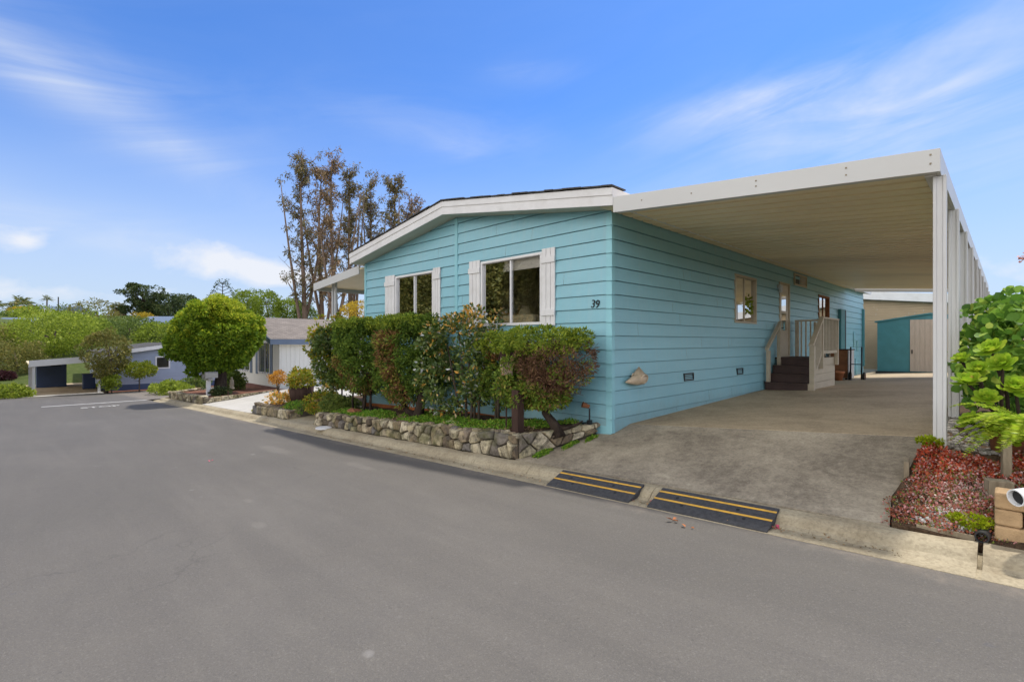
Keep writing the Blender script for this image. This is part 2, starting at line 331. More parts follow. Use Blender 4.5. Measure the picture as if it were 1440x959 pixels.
class MB:
    """collects simple shapes in world coordinates and links them as one mesh object"""
    def __init__(s): s.v, s.f, s.t = [], [], []
    def add(s, vs, fs, tint=None):
        b = len(s.v); s.v.extend([tuple(float(c) for c in p) for p in vs])
        for f in fs: s.f.append(tuple(i + b for i in f)); s.t.append(0.0 if tint is None else tint)
        return s
    def box(s, x0, x1, y0, y1, z0, z1, M4=None, tint=None):
        vs = [(x, y, z) for z in (z0, z1) for y in (y0, y1) for x in (x0, x1)]
        if M4 is not None: vs = [tuple(M4 @ Vector(p)) for p in vs]
        return s.add(vs, [(0, 2, 3, 1), (4, 5, 7, 6), (0, 1, 5, 4), (2, 6, 7, 3), (0, 4, 6, 2), (1, 3, 7, 5)], tint)
    def prism(s, poly, ext, tint=None):
        """poly: list of 3D points, extruded by vector ext"""
        n = len(poly); e = np.array(ext, float)
        vs = [np.array(p, float) for p in poly]; vs = vs + [p + e for p in vs]
        nv = np.zeros(3)
        for i in range(n): nv += np.cross(vs[i], vs[(i + 1) % n])
        A, B = tuple(range(n)), tuple(range(n, 2 * n))
        sides = [(i, (i + 1) % n, n + (i + 1) % n, n + i) for i in range(n)]
        if np.dot(nv, e) > 0: return s.add(vs, [A[::-1], B] + sides, tint)
        return s.add(vs, [A, B[::-1]] + [f[::-1] for f in sides], tint)
    def tube(s, pts, radii, segs=8, cap=True, tint=None):
        pts = [np.array(p, float) for p in pts]; n = len(pts)
        if isinstance(radii, (int, float)): radii = [radii] * n
        vs, fs = [], []; ref = None
        for i, p in enumerate(pts):
            d = pts[min(i + 1, n - 1)] - pts[max(i - 1, 0)]; d = d / (np.linalg.norm(d) + 1e-9)
            if ref is None: ref = np.array([1, 0, 0]) if abs(d[0]) < .8 else np.array([0, 1, 0])
            a = ref - d * np.dot(ref, d); a /= np.linalg.norm(a) + 1e-9; ref = a; b = np.cross(d, a)
            for k in range(segs):
                w = 2 * math.pi * k / segs; vs.append(p + radii[i] * (math.cos(w) * a + math.sin(w) * b))
        for i in range(n - 1):
            for k in range(segs):
                k2 = (k + 1) % segs; fs.append((i * segs + k, i * segs + k2, (i + 1) * segs + k2, (i + 1) * segs + k))
        if cap: fs.append(tuple(range(segs))[::-1]); fs.append(tuple((n - 1) * segs + k for k in range(segs)))
        return s.add(vs, fs, tint)
    def lathe(s, c, prof, segs=16, tint=None):
        vs, fs = [], []; n = len(prof)
        for (r, z) in prof:
            for k in range(segs):
                w = 2 * math.pi * k / segs; vs.append((c[0] + r * math.cos(w), c[1] + r * math.sin(w), c[2] + z))
        for i in range(n - 1):
            for k in range(segs):
                k2 = (k + 1) % segs; fs.append((i * segs + k, i * segs + k2, (i + 1) * segs + k2, (i + 1) * segs + k))
        fs.append(tuple(range(segs))[::-1]); fs.append(tuple((n - 1) * segs + k for k in range(segs)))
        return s.add(vs, fs, tint)
    def grid(s, fn, us, vs_):
        nu, nv = len(us), len(vs_)
        P = [fn(u, v) for u in us for v in vs_]
        F = [(i * nv + j, (i + 1) * nv + j, (i + 1) * nv + j + 1, i * nv + j + 1) for i in range(nu - 1) for j in range(nv - 1)]
        return s.add(P, F)
    def build(s, name, mat, parent=None, loc=None, bevel=0, smooth=False):
        off = wloc(parent) if parent is not None else Vector(loc if loc is not None else (0, 0, 0))
        me = bpy.data.meshes.new(name)
        me.from_pydata([(p[0] - off.x, p[1] - off.y, p[2] - off.z) for p in s.v], [], s.f)
        if any(s.t):
            a = me.attributes.new('tint', 'FLOAT', 'FACE'); a.data.foreach_set('value', np.array(s.t, dtype=np.float32))
        if smooth: me.polygons.foreach_set('use_smooth', [True] * len(me.polygons))
        me.update()
        o = link_mesh(name, me, mat, parent, off)
        if bevel:
            b = o.modifiers.new('edge', 'BEVEL'); b.width = bevel; b.segments = 2; b.limit_method = 'ANGLE'; b.angle_limit = .6
            b.harden_normals = False
        return o

# ---------------------------------------------------------------- foliage
def unit(a): return a / (np.linalg.norm(a, axis=-1, keepdims=True) + 1e-9)
def rdirs(n): return unit(rng.normal(size=(n, 3)))
def leaves(name, P, N, size, asp, mat, parent=None, loc=None, tint=None, out=.6, droop=0.0, svar=.35, fold=.15):
    """one mesh of small pointed leaves rooted at P and leaning along N"""
    n = len(P)
    off = np.array(wloc(parent)) if parent is not None else np.array(loc if loc is not None else (0, 0, 0), float)
    a = unit(N * out + rdirs(n) * (1 - out) + np.array([0, 0, -droop]))
    b = unit(np.cross(a, rdirs(n))); c = np.cross(a, b)
    s = (size * (1 + svar * rng.uniform(-1, 1, n)))[:, None]
    Q = P - off
    V = np.stack([Q, Q + a * s * .5 + b * s * asp * .5 + c * s * fold, Q + a * s, Q + a * s * .5 - b * s * asp * .5 + c * s * fold], 1).reshape(-1, 3)
    me = bpy.data.meshes.new(name)
    me.vertices.add(4 * n); me.vertices.foreach_set('co', V.astype(np.float32).ravel())
    me.loops.add(4 * n); me.loops.foreach_set('vertex_index', np.arange(4 * n, dtype=np.int32))
    me.polygons.add(n); me.polygons.foreach_set('loop_start', np.arange(0, 4 * n, 4, dtype=np.int32))
    try: me.polygons.foreach_set('loop_total', np.full(n, 4, dtype=np.int32))
    except Exception: pass
    if tint is None: tint = rng.uniform(0, 1, n)
    at = me.attributes.new('tint', 'FLOAT', 'FACE'); at.data.foreach_set('value', np.clip(tint, 0, 1).astype(np.float32))
    me.update(calc_edges=True)
    return link_mesh(name, me, mat, parent, off)
def lump(D, seed, k=5, amp=.18):
    r = np.random.default_rng(seed); s = np.zeros(len(D))
    for _ in range(6):
        w = r.normal(size=3) * k * .5; s += np.sin(D @ w + r.uniform(0, 6))
    return 1 + amp * s / 2.5
def crown_points(c, r, npuff, per, pr, seed=0, inner=.55, amp=.18, power=2.0, zmin=-1.0, k=5, gap=0.0):
    """leaf clumps spread through a lumpy ellipsoid (power 4: boxy). Returns points, outward normals, clump number"""
    D = rdirs(npuff * 3); D = D[D[:, 2] > zmin][:npuff]
    sup = (np.abs(D) ** power).sum(1) ** (-1 / power)
    R = sup * lump(D, seed, k, amp) * rng.uniform(inner, 1, len(D)) ** .6
    C = np.array(c) + D * R[:, None] * np.array(r)
    if gap > 0:
        g = lump(C / (np.mean(r) * .5), seed + 5, 4, 1.0); keep = g > 1 - 1.5 * (1 - gap); C, D = C[keep], D[keep]
    idx = np.repeat(np.arange(len(C)), per)
    d = unit(rdirs(len(idx)) + D[idx] * .55 + np.array([0, 0, .15]))
    rr = pr * rng.uniform(.35, 1, len(idx)) ** .5
    P = C[idx] + d * rr[:, None] * np.array([1, 1, .75])
    return P, d, idx, D
def limb_tubes(mb, base, tip, r0, n, seed, spread, top_r=.35):
    r = random.Random(seed)
    b, t = np.array(base, float), np.array(tip, float)
    mid = (b + t) / 2 + np.array([r.uniform(-.1, .1), r.uniform(-.1, .1), 0]) * np.linalg.norm(t - b)
    mb.tube([b - np.array([0, 0, .15]), b + (mid - b) * .12, mid, t], [r0 * 1.35, r0, r0 * .75, r0 * top_r], 8)
    for i in range(n):
        f = r.uniform(.4, .95); s = b + (t - b) * f if f > .5 else b + (mid - b) * f * 2
        s = (mid + (t - mid) * (f - .5) * 2) if f > .5 else s
        w = r.uniform(0, 6.28); L = r.uniform(.5, 1)
        e = s + np.array([math.cos(w) * spread[0] * L, math.sin(w) * spread[1] * L, spread[2] * r.uniform(.2, 1)])
        q = (s + e) / 2 + np.array([0, 0, -spread[2] * .12])
        mb.tube([s, q, e], [r0 * .42, r0 * .27, r0 * .08], 6)

def simple_tree(name, base, h, r, mat, label, cat='tree', group=None, bark='bark_mid', npuff=150, per=22, leaf=.3, pr=None, crown=.62, amp=.22, power=2.0, asp=.55, seed=0, gap=0, tr=None, zmin=-1, inner=.5, limbs=6, tint=None, droop=0.0):
    """tree or shrub on a trunk: base point, total height h, crown radii r=(rx,ry,rz)"""
    base = np.array(base, float); root = empty(name, base, label, cat, group)
    pr = pr or np.mean(r) * .3; r = tuple(max(.2, q - pr * .7) for q in r); c = base + np.array([0, 0, h - r[2] - pr * .5])
    P, d, idx, D = crown_points(c, r, npuff, per, pr, seed, inner, amp, power, zmin, gap=gap)
    tr = tr or h * .03
    mb = MB(); limb_tubes(mb, base, c + np.array([0, 0, r[2] * .4]), tr, limbs, seed, (r[0] * .8, r[1] * .8, r[2] * .6))
    mb.build('trunk', M[bark], root, smooth=True)
    tn = rng.uniform(0, .75, len(P)) + .25 * rng.uniform(0, 1, len(D))[idx] if tint is None else tint(P, d, idx)
    leaves('crown', P, d, leaf, asp, M[mat], root, tint=tn, droop=droop)
    return root

# ================================================================= camera, light, sky
cam = bpy.data.cameras.new('camera'); co = bpy.data.objects.new('camera', cam); col.objects.link(co)
co.location = (0, 0, EYE); co.rotation_euler = (math.radians(90), 0, YAW)
cam.sensor_width = 36; cam.lens = 36 * F; cam.shift_y = 1.5 / 1440; cam.clip_start = .05; cam.clip_end = 6000
sc.camera = co

SUN = Vector((.05, .425, 1.0)).normalized()          # towards the sun
sun = bpy.data.lights.new('sun', 'SUN'); sun.energy = 2.3; sun.angle = math.radians(2.2); sun.color = (1, .955, .88)
so = bpy.data.objects.new('sun', sun); col.objects.link(so)
so.rotation_euler = SUN.to_track_quat('Z', 'Y').to_euler(); so.location = (10, 20, 40)

W = bpy.data.worlds.new('World'); sc.world = W; W.use_nodes = True
wt = W.node_tree; bg = wt.nodes['Background']
class WN(NT):
    def __init__(s): s.t = wt
w = WN()
sky = w.n('ShaderNodeTexSky', sky_type='NISHITA'); sky.sun_disc = False
sky.sun_elevation = math.asin(SUN.z); sky.sun_rotation = math.atan2(SUN.x, SUN.y)
sky.altitude = 50; sky.air_density = 1.0; sky.dust_density = .6; sky.ozone_density = 2.2
tc = w.n('ShaderNodeTexCoord'); sep = w.n('ShaderNodeSeparateXYZ'); w.l(tc.outputs['Generated'], sep.inputs[0])
el = w.math('ARCSINE', sep.outputs['Z']); az = w.math('ARCTAN2', sep.outputs['X'], sep.outputs['Y'])
def wvec(ka, ke, ta=0, te=0):
    c = w.n('ShaderNodeCombineXYZ')
    w.l(w.math('ADD', w.math('MULTIPLY', az, ka), w.math('MULTIPLY', el, ta)), c.inputs[0])
    w.l(w.math('ADD', w.math('MULTIPLY', el, ke), w.math('MULTIPLY', az, te)), c.inputs[1]); return c.outputs[0]
def px_dir(px, py):
    r = ray(px, py); r = r / np.linalg.norm(r); return math.atan2(r[0], r[1]), math.asin(r[2])
def blob(px, py, sa, se, tilt=0.0):
    """soft patch round the direction of a photo pixel"""
    a0, e0 = px_dir(px, py); ct, st = math.cos(tilt), math.sin(tilt)
    da, de = w.math('SUBTRACT', az, a0), w.math('SUBTRACT', el, e0)
    p = w.math('DIVIDE', w.math('ADD', w.math('MULTIPLY', da, ct), w.math('MULTIPLY', de, st)), sa)
    q = w.math('DIVIDE', w.math('SUBTRACT', w.math('MULTIPLY', de, ct), w.math('MULTIPLY', da, st)), se)
    return w.math('POWER', 2.718, w.math('MULTIPLY', w.math('ADD', w.math('MULTIPLY', p, p), w.math('MULTIPLY', q, q)), -1))
def wsum(*xs):
    r = xs[0]
    for x in xs[1:]: r = w.math('ADD', r, x)
    return r
# cirrus veils
streak = w.noise(wvec(2.2, 11, .8, -2.2), 1.0, 6, .58, 1.2)
veil = w.noise(wvec(3.0, 6, 0, 1.0), 1.0, 5, .6, .5)
ci_mask = wsum(w.math('MULTIPLY', blob(50, 112, .20, .040, -.38), .62), w.math('MULTIPLY', blob(200, 178, .22, .036, -.40), .6), w.math('MULTIPLY', blob(120, 85, .30, .06, -.2), .3), w.math('MULTIPLY', blob(1070, 150, .18, .038, .08), 1.5), w.math('MULTIPLY', blob(1260, 125, .30, .06, .22), 1.0), w.math('MULTIPLY', blob(1380, 185, .24, .065, .05), .85),
               w.math('MULTIPLY', blob(750, 105, .09, .022), .45), w.math('MULTIPLY', blob(600, 178, .2, .05, -.1), .35), w.math('MULTIPLY', blob(650, 210, .06, .02), .4), w.math('MULTIPLY', blob(150, 325, .45, .035, -.1), .6), .04)
ci = w.math('MULTIPLY', w.math('MULTIPLY', ci_mask, w.ramp(streak, [(.25, 0.0), (.75, 1.0)])), w.ramp(veil, [(.3, .45), (.65, 1.0)]), True)
# low cumulus
cn = w.noise(wvec(9, 15), 1.0, 7, .58, .25)
cu_mask = wsum(blob(318, 362, .085, .032), blob(365, 385, .10, .028), w.math('MULTIPLY', blob(0, 335, .045, .028), .8), w.math('MULTIPLY', blob(46, 343, .025, .014), .7),
               w.math('MULTIPLY', blob(20, 412, .12, .03), .5), w.math('MULTIPLY', blob(150, 412, .12, .026), .55), w.math('MULTIPLY', blob(420, 392, .08, .02), .45), w.math('MULTIPLY', blob(1420, 375, .14, .03), .6))
cu = w.math('ADD', w.math('MULTIPLY', cu_mask, .5), w.math('MULTIPLY', w.math('SUBTRACT', cn, .5), 1.3))
cu = w.math('MULTIPLY', w.ramp(cu, [(.28, 0.0), (.62, .85)]), w.ramp(cu_mask, [(.04, 0.0), (.25, 1.0)]))
skyc = w.mix(1.0, sky.outputs[0], (.43, .72, 1.14), 'MULTIPLY')
hz = w.n('ShaderNodeMapRange', interpolation_type='SMOOTHSTEP'); w.l(el, hz.inputs[0]); hz.inputs[1].default_value = .44; hz.inputs[2].default_value = -.02; hz.inputs[3].default_value = 0; hz.inputs[4].default_value = .86
skyc = w.mix(hz.outputs[0], skyc, (3.7, 4.2, 4.95))
CLOUD = (4.6, 4.9, 5.4)
skyc = w.mix(w.math('MULTIPLY', ci, .78), skyc, CLOUD)
skyc = w.mix(cu, skyc, (5.1, 5.2, 5.5))
# bright fill added to the unseen sky behind the viewer and overhead, lifts shaded fronts
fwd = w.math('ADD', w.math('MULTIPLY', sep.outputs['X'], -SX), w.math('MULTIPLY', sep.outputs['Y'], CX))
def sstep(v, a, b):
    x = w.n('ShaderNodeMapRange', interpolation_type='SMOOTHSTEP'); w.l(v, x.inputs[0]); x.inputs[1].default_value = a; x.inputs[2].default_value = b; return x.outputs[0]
sky_fill = w.math('MAXIMUM', sstep(fwd, .45, .0), w.math('MULTIPLY', sstep(sep.outputs['Z'], .62, .82), .25))
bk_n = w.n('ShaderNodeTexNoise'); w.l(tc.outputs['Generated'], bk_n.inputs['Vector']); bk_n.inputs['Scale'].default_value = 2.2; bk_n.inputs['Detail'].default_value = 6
sky_fill = w.math('MULTIPLY', sky_fill, w.math('SUBTRACT', 1.0, w.math('MULTIPLY', sstep(sep.outputs['X'], .1, .75), .6)))
sky_fill = w.math('MULTIPLY', sky_fill, w.ramp(bk_n.outputs['Fac'], [(.3, .72), (.6, 1.0)]))
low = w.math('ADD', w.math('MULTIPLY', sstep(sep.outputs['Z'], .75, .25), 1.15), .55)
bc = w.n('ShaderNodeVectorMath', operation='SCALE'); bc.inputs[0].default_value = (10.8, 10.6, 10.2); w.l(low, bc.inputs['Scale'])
skyc = w.mix(sky_fill, skyc, bc.outputs[0])
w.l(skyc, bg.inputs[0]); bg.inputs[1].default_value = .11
vs = sc.view_settings
vs.view_transform = 'Standard'; vs.look = 'None'; vs.exposure = .68; vs.gamma = 1; vs.use_curve_mapping = False
sc.cycles.max_bounces = 8; sc.cycles.transparent_max_bounces = 12

# ================================================================= the setting: ground, roads, kerb, slabs
def smooth(a, b, x):
    t = min(1, max(0, (x - a) / (b - a))); return t * t * (3 - 2 * t)
def lerp(a, b, t): return a + (b - a) * t
def ground_z(x, y):
    xx = min(30, max(-40, x)); b = road_z(xx)
    if x < -27.5: return b - .08 + .12 * smooth(-38, -40, x)
    return b - .10 + smooth(4.9, 7.5, y) * .30
xs = [-3000, -1200, -600, -300, -150, -80, -60, -48] + list(np.arange(-42, 16, 1.0)) + [20, 30, 60, 120, 300, 800, 3000]
ys = [-3000, -800, -300, -100, -40, -20] + list(np.arange(-10, 30, .7)) + [35, 50, 80, 150, 400, 1200, 3000]
tag(MB().grid(lambda x, y: (x, y, ground_z(x, y)), xs, ys).build('ground', M['terrain']), kind='structure')

def hill_z(x, y):
    t = max(0, -46 - x) + max(0, (y - 60) * .25)
    return -1.75 + 12.5 * (1 - math.exp(-t / 72)) + .5 * math.sin(x * .05 + y * .04)
tag(MB().grid(lambda x, y: (x, y, hill_z(x, y)), [-46 - t for t in (420, 330, 260, 200, 160, 130, 105, 85, 68, 54, 42, 32, 23, 15, 8, 3, 0)], list(np.arange(-160, 260, 8.0))).build('hill', M['hill'], smooth=True), kind='structure')

tag(MB().grid(lambda x, y: (x, y, road_z(x) - .01 * max(0, abs(y - .5) - 3) * 0), list(np.arange(-28.5, 16, .75)), [-3.2, -1.5, 0, 1.5, 3, 4.0, 4.48]).build('road', M['asphalt']), kind='structure')
tag(MB().grid(lambda x, y: (x, y, road_z(x) - .004), [-38.6, -36, -33, -30, -28.3], list(np.arange(-60, 80, 4.0))).build('cross_street', M['asphalt']), kind='structure')

KP = [(4.40, -.12), (4.42, .004), (4.47, .010), (4.60, .010), (4.645, .03), (4.68, .068), (4.715, .094), (4.76, .108), (4.85, .114), (4.87, -.12)]
def kerb_dz(y):
    for (a, b), (c, d) in zip(KP, KP[1:]):
        if a <= y <= c: return b + (d - b) * (y - a) / (c - a)
    return .114
kb = MB(); cuts = [-26.4, -23.4, -20.4, -17.4, -14.4, -11.4, -8.4, -5.4, -4.36, -2.62, -.152, 3, 6, 9, 14]
for x0, x1 in zip(cuts, cuts[1:]):
    a = x0 + (.028 if x0 == -.152 else .006)
    n = max(2, int((x1 - a) / .22) + 1); ux = np.linspace(a, x1, n); vs_ = []
    for x in ux:
        for i, (y, dz) in enumerate(KP):
            wob = .006 * math.sin(x * 7 + i) + .004 * math.sin(x * 17 + 2 * i) if 1 < i < 9 else 0
            vs_.append((x, y + wob, road_z(x) + dz + wob * .6))
    m = len(KP)
    fs = [(i * m + j, (i + 1) * m + j, (i + 1) * m + j + 1, i * m + j + 1) for i in range(n - 1) for j in range(m - 1)]
    fs += [tuple(range(m))[::-1], tuple((n - 1) * m + j for j in range(m))]
    kb.add(vs_, fs)
# the rounded corner at the junction with the cross street
ux = np.linspace(0, math.pi / 2, 14); vs_ = []
for w_ in ux:
    for (y, dz) in KP:
        r = y - 4.48; R = 1.9 - r
        x, yy = -26.4 - R * math.sin(w_), 6.38 - R * math.cos(w_)
        vs_.append((x, yy, road_z(x) + dz))
m = len(KP); kb.add(vs_, [(i * m + j + 1, (i + 1) * m + j + 1, (i + 1) * m + j, i * m + j) for i in range(13) for j in range(m - 1)])
vs_ = []
for yy in (6.38, 40):
    for (y, dz) in KP:
        x = -28.3 + (y - 4.48); vs_.append((x, yy, road_z(x) + dz))
kb.add(vs_, [(j + 1, m + j + 1, m + j, j) for j in range(m - 1)])
ux = np.linspace(-.152, -.124, 3); m = len(KP); kb.add([(x, y, road_z(x) + (dz - .07 if dz > .02 else dz - .004)) for x in ux for (y, dz) in KP], [(i * m + j, (i + 1) * m + j, (i + 1) * m + j + 1, i * m + j + 1) for i in range(2) for j in range(m - 1)])
tag(kb.build('kerb', M['kerb'], smooth=False), kind='structure')

def slab_z(x, y):
    yy = [4.0, 6.7, 12.5, 24, 27]; w_ = np.interp(y, yy, [.28, .30, .425, .28, .25]); r = np.interp(y, yy, [.55, .57, .62, .50, .46])
    return float(w_ + (r - w_) * (x + 4.1) / 3.5)
def apron_z(x, y):
    t = (y - 4.86) / (6.7 - 4.86)
    return lerp(road_z(x) + .112, slab_z(x, 6.7), t * .85 + .15 * t * t)
def apron_left(y): return np.interp(y, [4.86, 6.2, 6.25, 6.7], [-4.80, -4.36, -4.30, -4.18])
def apron_right(y): return np.interp(y, [4.86, 5.4, 6.0, 6.7], [-.66, -.72, -.62, -.56])
def skirted(fn, left, right, ys_, nx, depth=.25):
    mb = MB(); P = []
    for y in ys_:
        a, b = left(y), right(y)
        for i in range(nx):
            x = a + (b - a) * i / (nx - 1); P.append((x, y, fn(x, y)))
    ny = len(ys_); mb.add(P, [(j * nx + i, j * nx + i + 1, (j + 1) * nx + i + 1, (j + 1) * nx + i) for j in range(ny - 1) for i in range(nx - 1)])
    for seq in ([j * nx for j in range(ny)], [j * nx + nx - 1 for j in range(ny)], list(range(nx)), [(ny - 1) * nx + i for i in range(nx)]):
        vv = [P[i] for i in seq] + [(P[i][0], P[i][1], P[i][2] - depth) for i in seq]; k = len(seq)
        mb.add(vv, [(i, i + 1, k + i + 1, k + i) for i in range(k - 1)])
    return mb
tag(skirted(apron_z, apron_left, apron_right, list(np.linspace(4.884, 6.69, 12)), 12).build('driveway_apron', M['apron']), kind='structure')
tag(skirted(slab_z, lambda y: -4.15, lambda y: -.56, list(np.linspace(6.70, 27, 24)), 10).build('carport_floor', M['slab']), kind='structure')
def drive_z(x, y): return lerp(road_z(x) + .112, lot_z(x) + .03, smooth(4.8, 9, y))
tag(skirted(drive_z, lambda y: np.interp(y, [4.88, 8.6, 14], [-20.6, -22.65, -23.35]), lambda y: np.interp(y, [4.88, 14], [-15.35, -14.6]), list(np.linspace(4.88, 16, 10)), 8).build('neighbour_driveway', M['drive']), kind='structure')
tag(skirted(lambda x, y: lerp(road_z(x) + .112, road_z(x) + .30, smooth(4.8, 7, y)), lambda y: -12.75, lambda y: -11.25, list(np.linspace(4.88, 9, 6)), 3).build('side_path', M['kerb']), kind='structure')
tag(MB().grid(lambda x, y: (x, y, road_z(x) + .02 + .02 * (x < -38.9)), [-39.6, -38.9, -38.3], list(np.arange(-30, 4.2, 2.0))).build('far_pavement', M['drive']), kind='structure')
tag(MB().grid(lambda x, y: (x, y, road_z(-39) + .03), [-52, -45, -39.6], [.6, 2, 4]).build('blue_house_driveway', M['slab']), kind='structure')
# painted stop line and lettering
tag(MB().grid(lambda x, y: (x, y, road_z(x) + .004), [-28.15, -27.95, -27.78], [.9, 2, 3, 4.0, 4.4]).build('stop_line', M['road_paint']), kind='structure')
def text_mesh(name, body, size, mat, mtx, ext, parent=None, sx=1.0, bold=0.0, font_shear=0):
    cu = bpy.data.curves.new(name, 'FONT'); cu.body = body; cu.size = size; cu.extrude = ext; cu.align_x = 'CENTER'; cu.align_y = 'CENTER'; cu.offset = bold; cu.shear = font_shear; cu.space_character = sx
    tmp = bpy.data.objects.new(name, cu); col.objects.link(tmp)
    me = bpy.data.meshes.new_from_object(tmp.evaluated_get(bpy.context.evaluated_depsgraph_get())); bpy.data.objects.remove(tmp); bpy.data.curves.remove(cu)
    if parent is not None: mtx = Matrix.Translation(-wloc(parent)) @ mtx
    me.transform(mtx); me.materials.clear()
    return link_mesh(name, me, mat, parent)
sl = .04
RT = Matrix(((0, -1.7, 0, -25.2), (1, 0, 0, 2.5), (0, -1.7 * sl, 1, road_z(-25.2) + .008), (0, 0, 0, 1)))
tag(text_mesh('stop_lettering', 'STOP', .50, M['road_paint'], RT, .002, bold=.012), kind='structure')

# ================================================================= house number 39
X0, X1, Y0, Y1 = -11.30, -4.123, 6.215, 24.05
XR = (X0 + X1) / 2
CZ, CH = EYE - 1.133, .2032
def roof_u(x): return EYE + 1.93 + .147 * (3.5885 - abs(x - XR))          # underside of the roof
H = empty('mobile_home', (XR, Y0, lot_z(XR)), 'turquoise single storey house with horizontal siding, white shutters and the number 39', 'house')

def clip(poly, f):
    out = []
    for i in range(len(poly)):
        p, q = poly[i], poly[(i + 1) % len(poly)]; a, b = f(p), f(q)
        if a <= 0: out.append(p)
        if a * b < 0:
            t = a / (a - b); out.append((p[0] + (q[0] - p[0]) * t, p[1] + (q[1] - p[1]) * t))
    return out
def siding(mb, P, a0, a1, zb, zt, z0, ch, lap, opens=(), extra=()):
    br = sorted({a0, a1, *[o[0] for o in opens], *[o[1] for o in opens], *extra})
    kmin, kmax = int(math.floor((zb - z0) / ch)), int(math.ceil((zt - z0) / ch))
    def run(fns):
        for k in range(kmin, kmax):
            zl, zh = z0 + k * ch, z0 + (k + 1) * ch
            rj = random.Random(k * 131 + int(a0 * 10)); js = {round(rj.uniform(a0 + .4, a1 - .4), 3) for _ in range(int((a1 - a0) / 3.3))}; bk_ = sorted(set(br) | js)
            for u, v in zip(bk_, bk_[1:]):
                if v - u < .02: continue
                u += .002 * (u in js); v -= .002 * (v in js)
                spans = [(zl, zh)]
                for o in opens:
                    if u >= o[0] - 1e-6 and v <= o[1] + 1e-6:
                        ns = []
                        for (p, q) in spans:
                            if q <= o[2] or p >= o[3]: ns.append((p, q)); continue
                            if p < o[2]: ns.append((p, o[2]))
                            if q > o[3]: ns.append((o[3], q))
                        spans = ns
                for (p, q) in spans:
                    poly = [(u, p), (v, p), (v, q), (u, q)]
                    for f in fns:
                        poly = clip(poly, f)
                        if len(poly) < 3: break
                    if len(poly) < 3: continue
                    off = lambda z: lap * (1 - (z - zl) / ch)
                    g0_ = zl + min(.0095, ch * .09)
                    poly = clip(poly, lambda p: g0_ - p[1])
                    if len(poly) < 3: continue
                    mb.add([P(a, off(z), z) for a, z in poly], [tuple(range(len(poly)))])
                    bot = [a for a, z in poly if abs(z - g0_) < 1e-5]
                    if len(bot) >= 2:
                        l, r = min(bot), max(bot)
                        mb.add([P(l, off(g0_), g0_), P(l, -.03, g0_), P(r, -.03, g0_), P(r, off(g0_), g0_), P(l, -.03, zl), P(r, -.03, zl), P(l, .001, zl), P(r, .001, zl)], [(0, 1, 2, 3), (1, 4, 5, 2), (4, 6, 7, 5)])
    return run
PF = lambda a, o, z: (a, Y0 - o, z)                # front wall
PS = lambda a, o, z: (X1 + o, a, z)                # carport side wall
PB = lambda a, o, z: (X0 - o, a, z)
PR = lambda a, o, z: (a, Y1 + o, z)
zw0, zw1 = EYE + .30, EYE + 1.48
WA, WB = (-6.97, -5.47), (-9.90, -8.47)
front_open = [(WA[0], WA[1], zw0, zw1), (WB[0], WB[1], zw0, zw1)]
side_open = [(10.83, 12.08, EYE + .42, EYE + 1.44), (17.39, 18.66, EYE + .42, EYE + 1.44), (13.72, 14.56, EYE - .40, EYE + 1.53)]
fz = lambda x: EYE - 1.245 + .0345 * (x - X1)      # bottom of the front siding
wall = MB()
siding(wall, PF, X0, X1 + .012, 0, 4.4, CZ, CH, .020, front_open, (XR,))([lambda p: p[1] - roof_u(p[0]), lambda p: fz(p[0]) - p[1]] if False else
       [lambda p: p[1] - (roof_u(XR) - .147 * (p[0] - XR)), lambda p: p[1] - (roof_u(XR) + .147 * (p[0] - XR)), lambda p: fz(p[0]) - p[1]])
siding(wall, PS, Y0 - .012, Y1, .2, EYE + 1.96, CZ, CH, .020, side_open, (8, 12.5, 16, 20))([lambda p: p[1] - EYE - 1.95, lambda p: slab_z(-4.1, p[0]) - .14 - p[1]])
siding(wall, PB, Y0, Y1, -.3, EYE + 1.96, CZ, CH, .017)([lambda p: p[1] - EYE - 1.95])
siding(wall, PR, X0, X1, -.1, 4.4, CZ, CH, .017, (), (XR,))([lambda p: p[1] - (roof_u(XR) - .147 * (p[0] - XR)), lambda p: p[1] - (roof_u(XR) + .147 * (p[0] - XR))])
wall.build('wall', M['blue_siding'], H)
tr = MB().box(XR - .045, XR + .045, Y0 - .026, Y0 - .001, fz(XR), roof_u(XR) - .02)
tr.build('trim_board', M['blue_trim'], H, bevel=.003); tr = MB()
tr.box(X0 - .02, X0 + .06, Y0 - .024, Y0 + .02, fz(X0), roof_u(X0) - .01)
tr.build('trim_board', M['blue_trim'], H, bevel=.003)
cp = MB(); k = 0
while CZ + (k - 1) * CH < EYE + 1.92:              # little metal corner caps, one per course
    z0_ = max(EYE - 1.40, CZ + (k - 1) * CH); z1_ = min(CZ + k * CH, EYE + 1.92); 
    o0, o1 = .023, .007
    cp.add([(X1 - .085, Y0 - o0, z0_), (X1 + o0, Y0 - o0, z0_), (X1 + o0, Y0 + .06, z0_), (X1 - .085, Y0 - o1, z1_), (X1 + o1, Y0 - o1, z1_), (X1 + o1, Y0 + .06, z1_)],
           [(0, 1, 4, 3), (1, 2, 5, 4), (2, 1, 0)]); k += 1
cp.build('corner_cap', M['blue_trim'], H)
MB().box(-4.41, X1 - .004, Y0 - .012, Y0 + .03, EYE - 1.5, EYE - 1.24).build('base_board', M['blue_trim'], H)
MB().prism([(X0, Y0 + .02, EYE - 1.9), (-4.40, Y0 + .02, EYE - 1.5), (-4.40, Y0 + .02, fz(-4.4) + .02), (X0, Y0 + .02, fz(X0) + .02)], (0, -.022, 0)).build('skirting', M['orange'], H)
MB().box(X0 + .02, X1 - .03, Y0 + .04, Y1 - .02, EYE - .45, EYE - .40).build('floor', M['interior_dark'], H)
inn = MB()
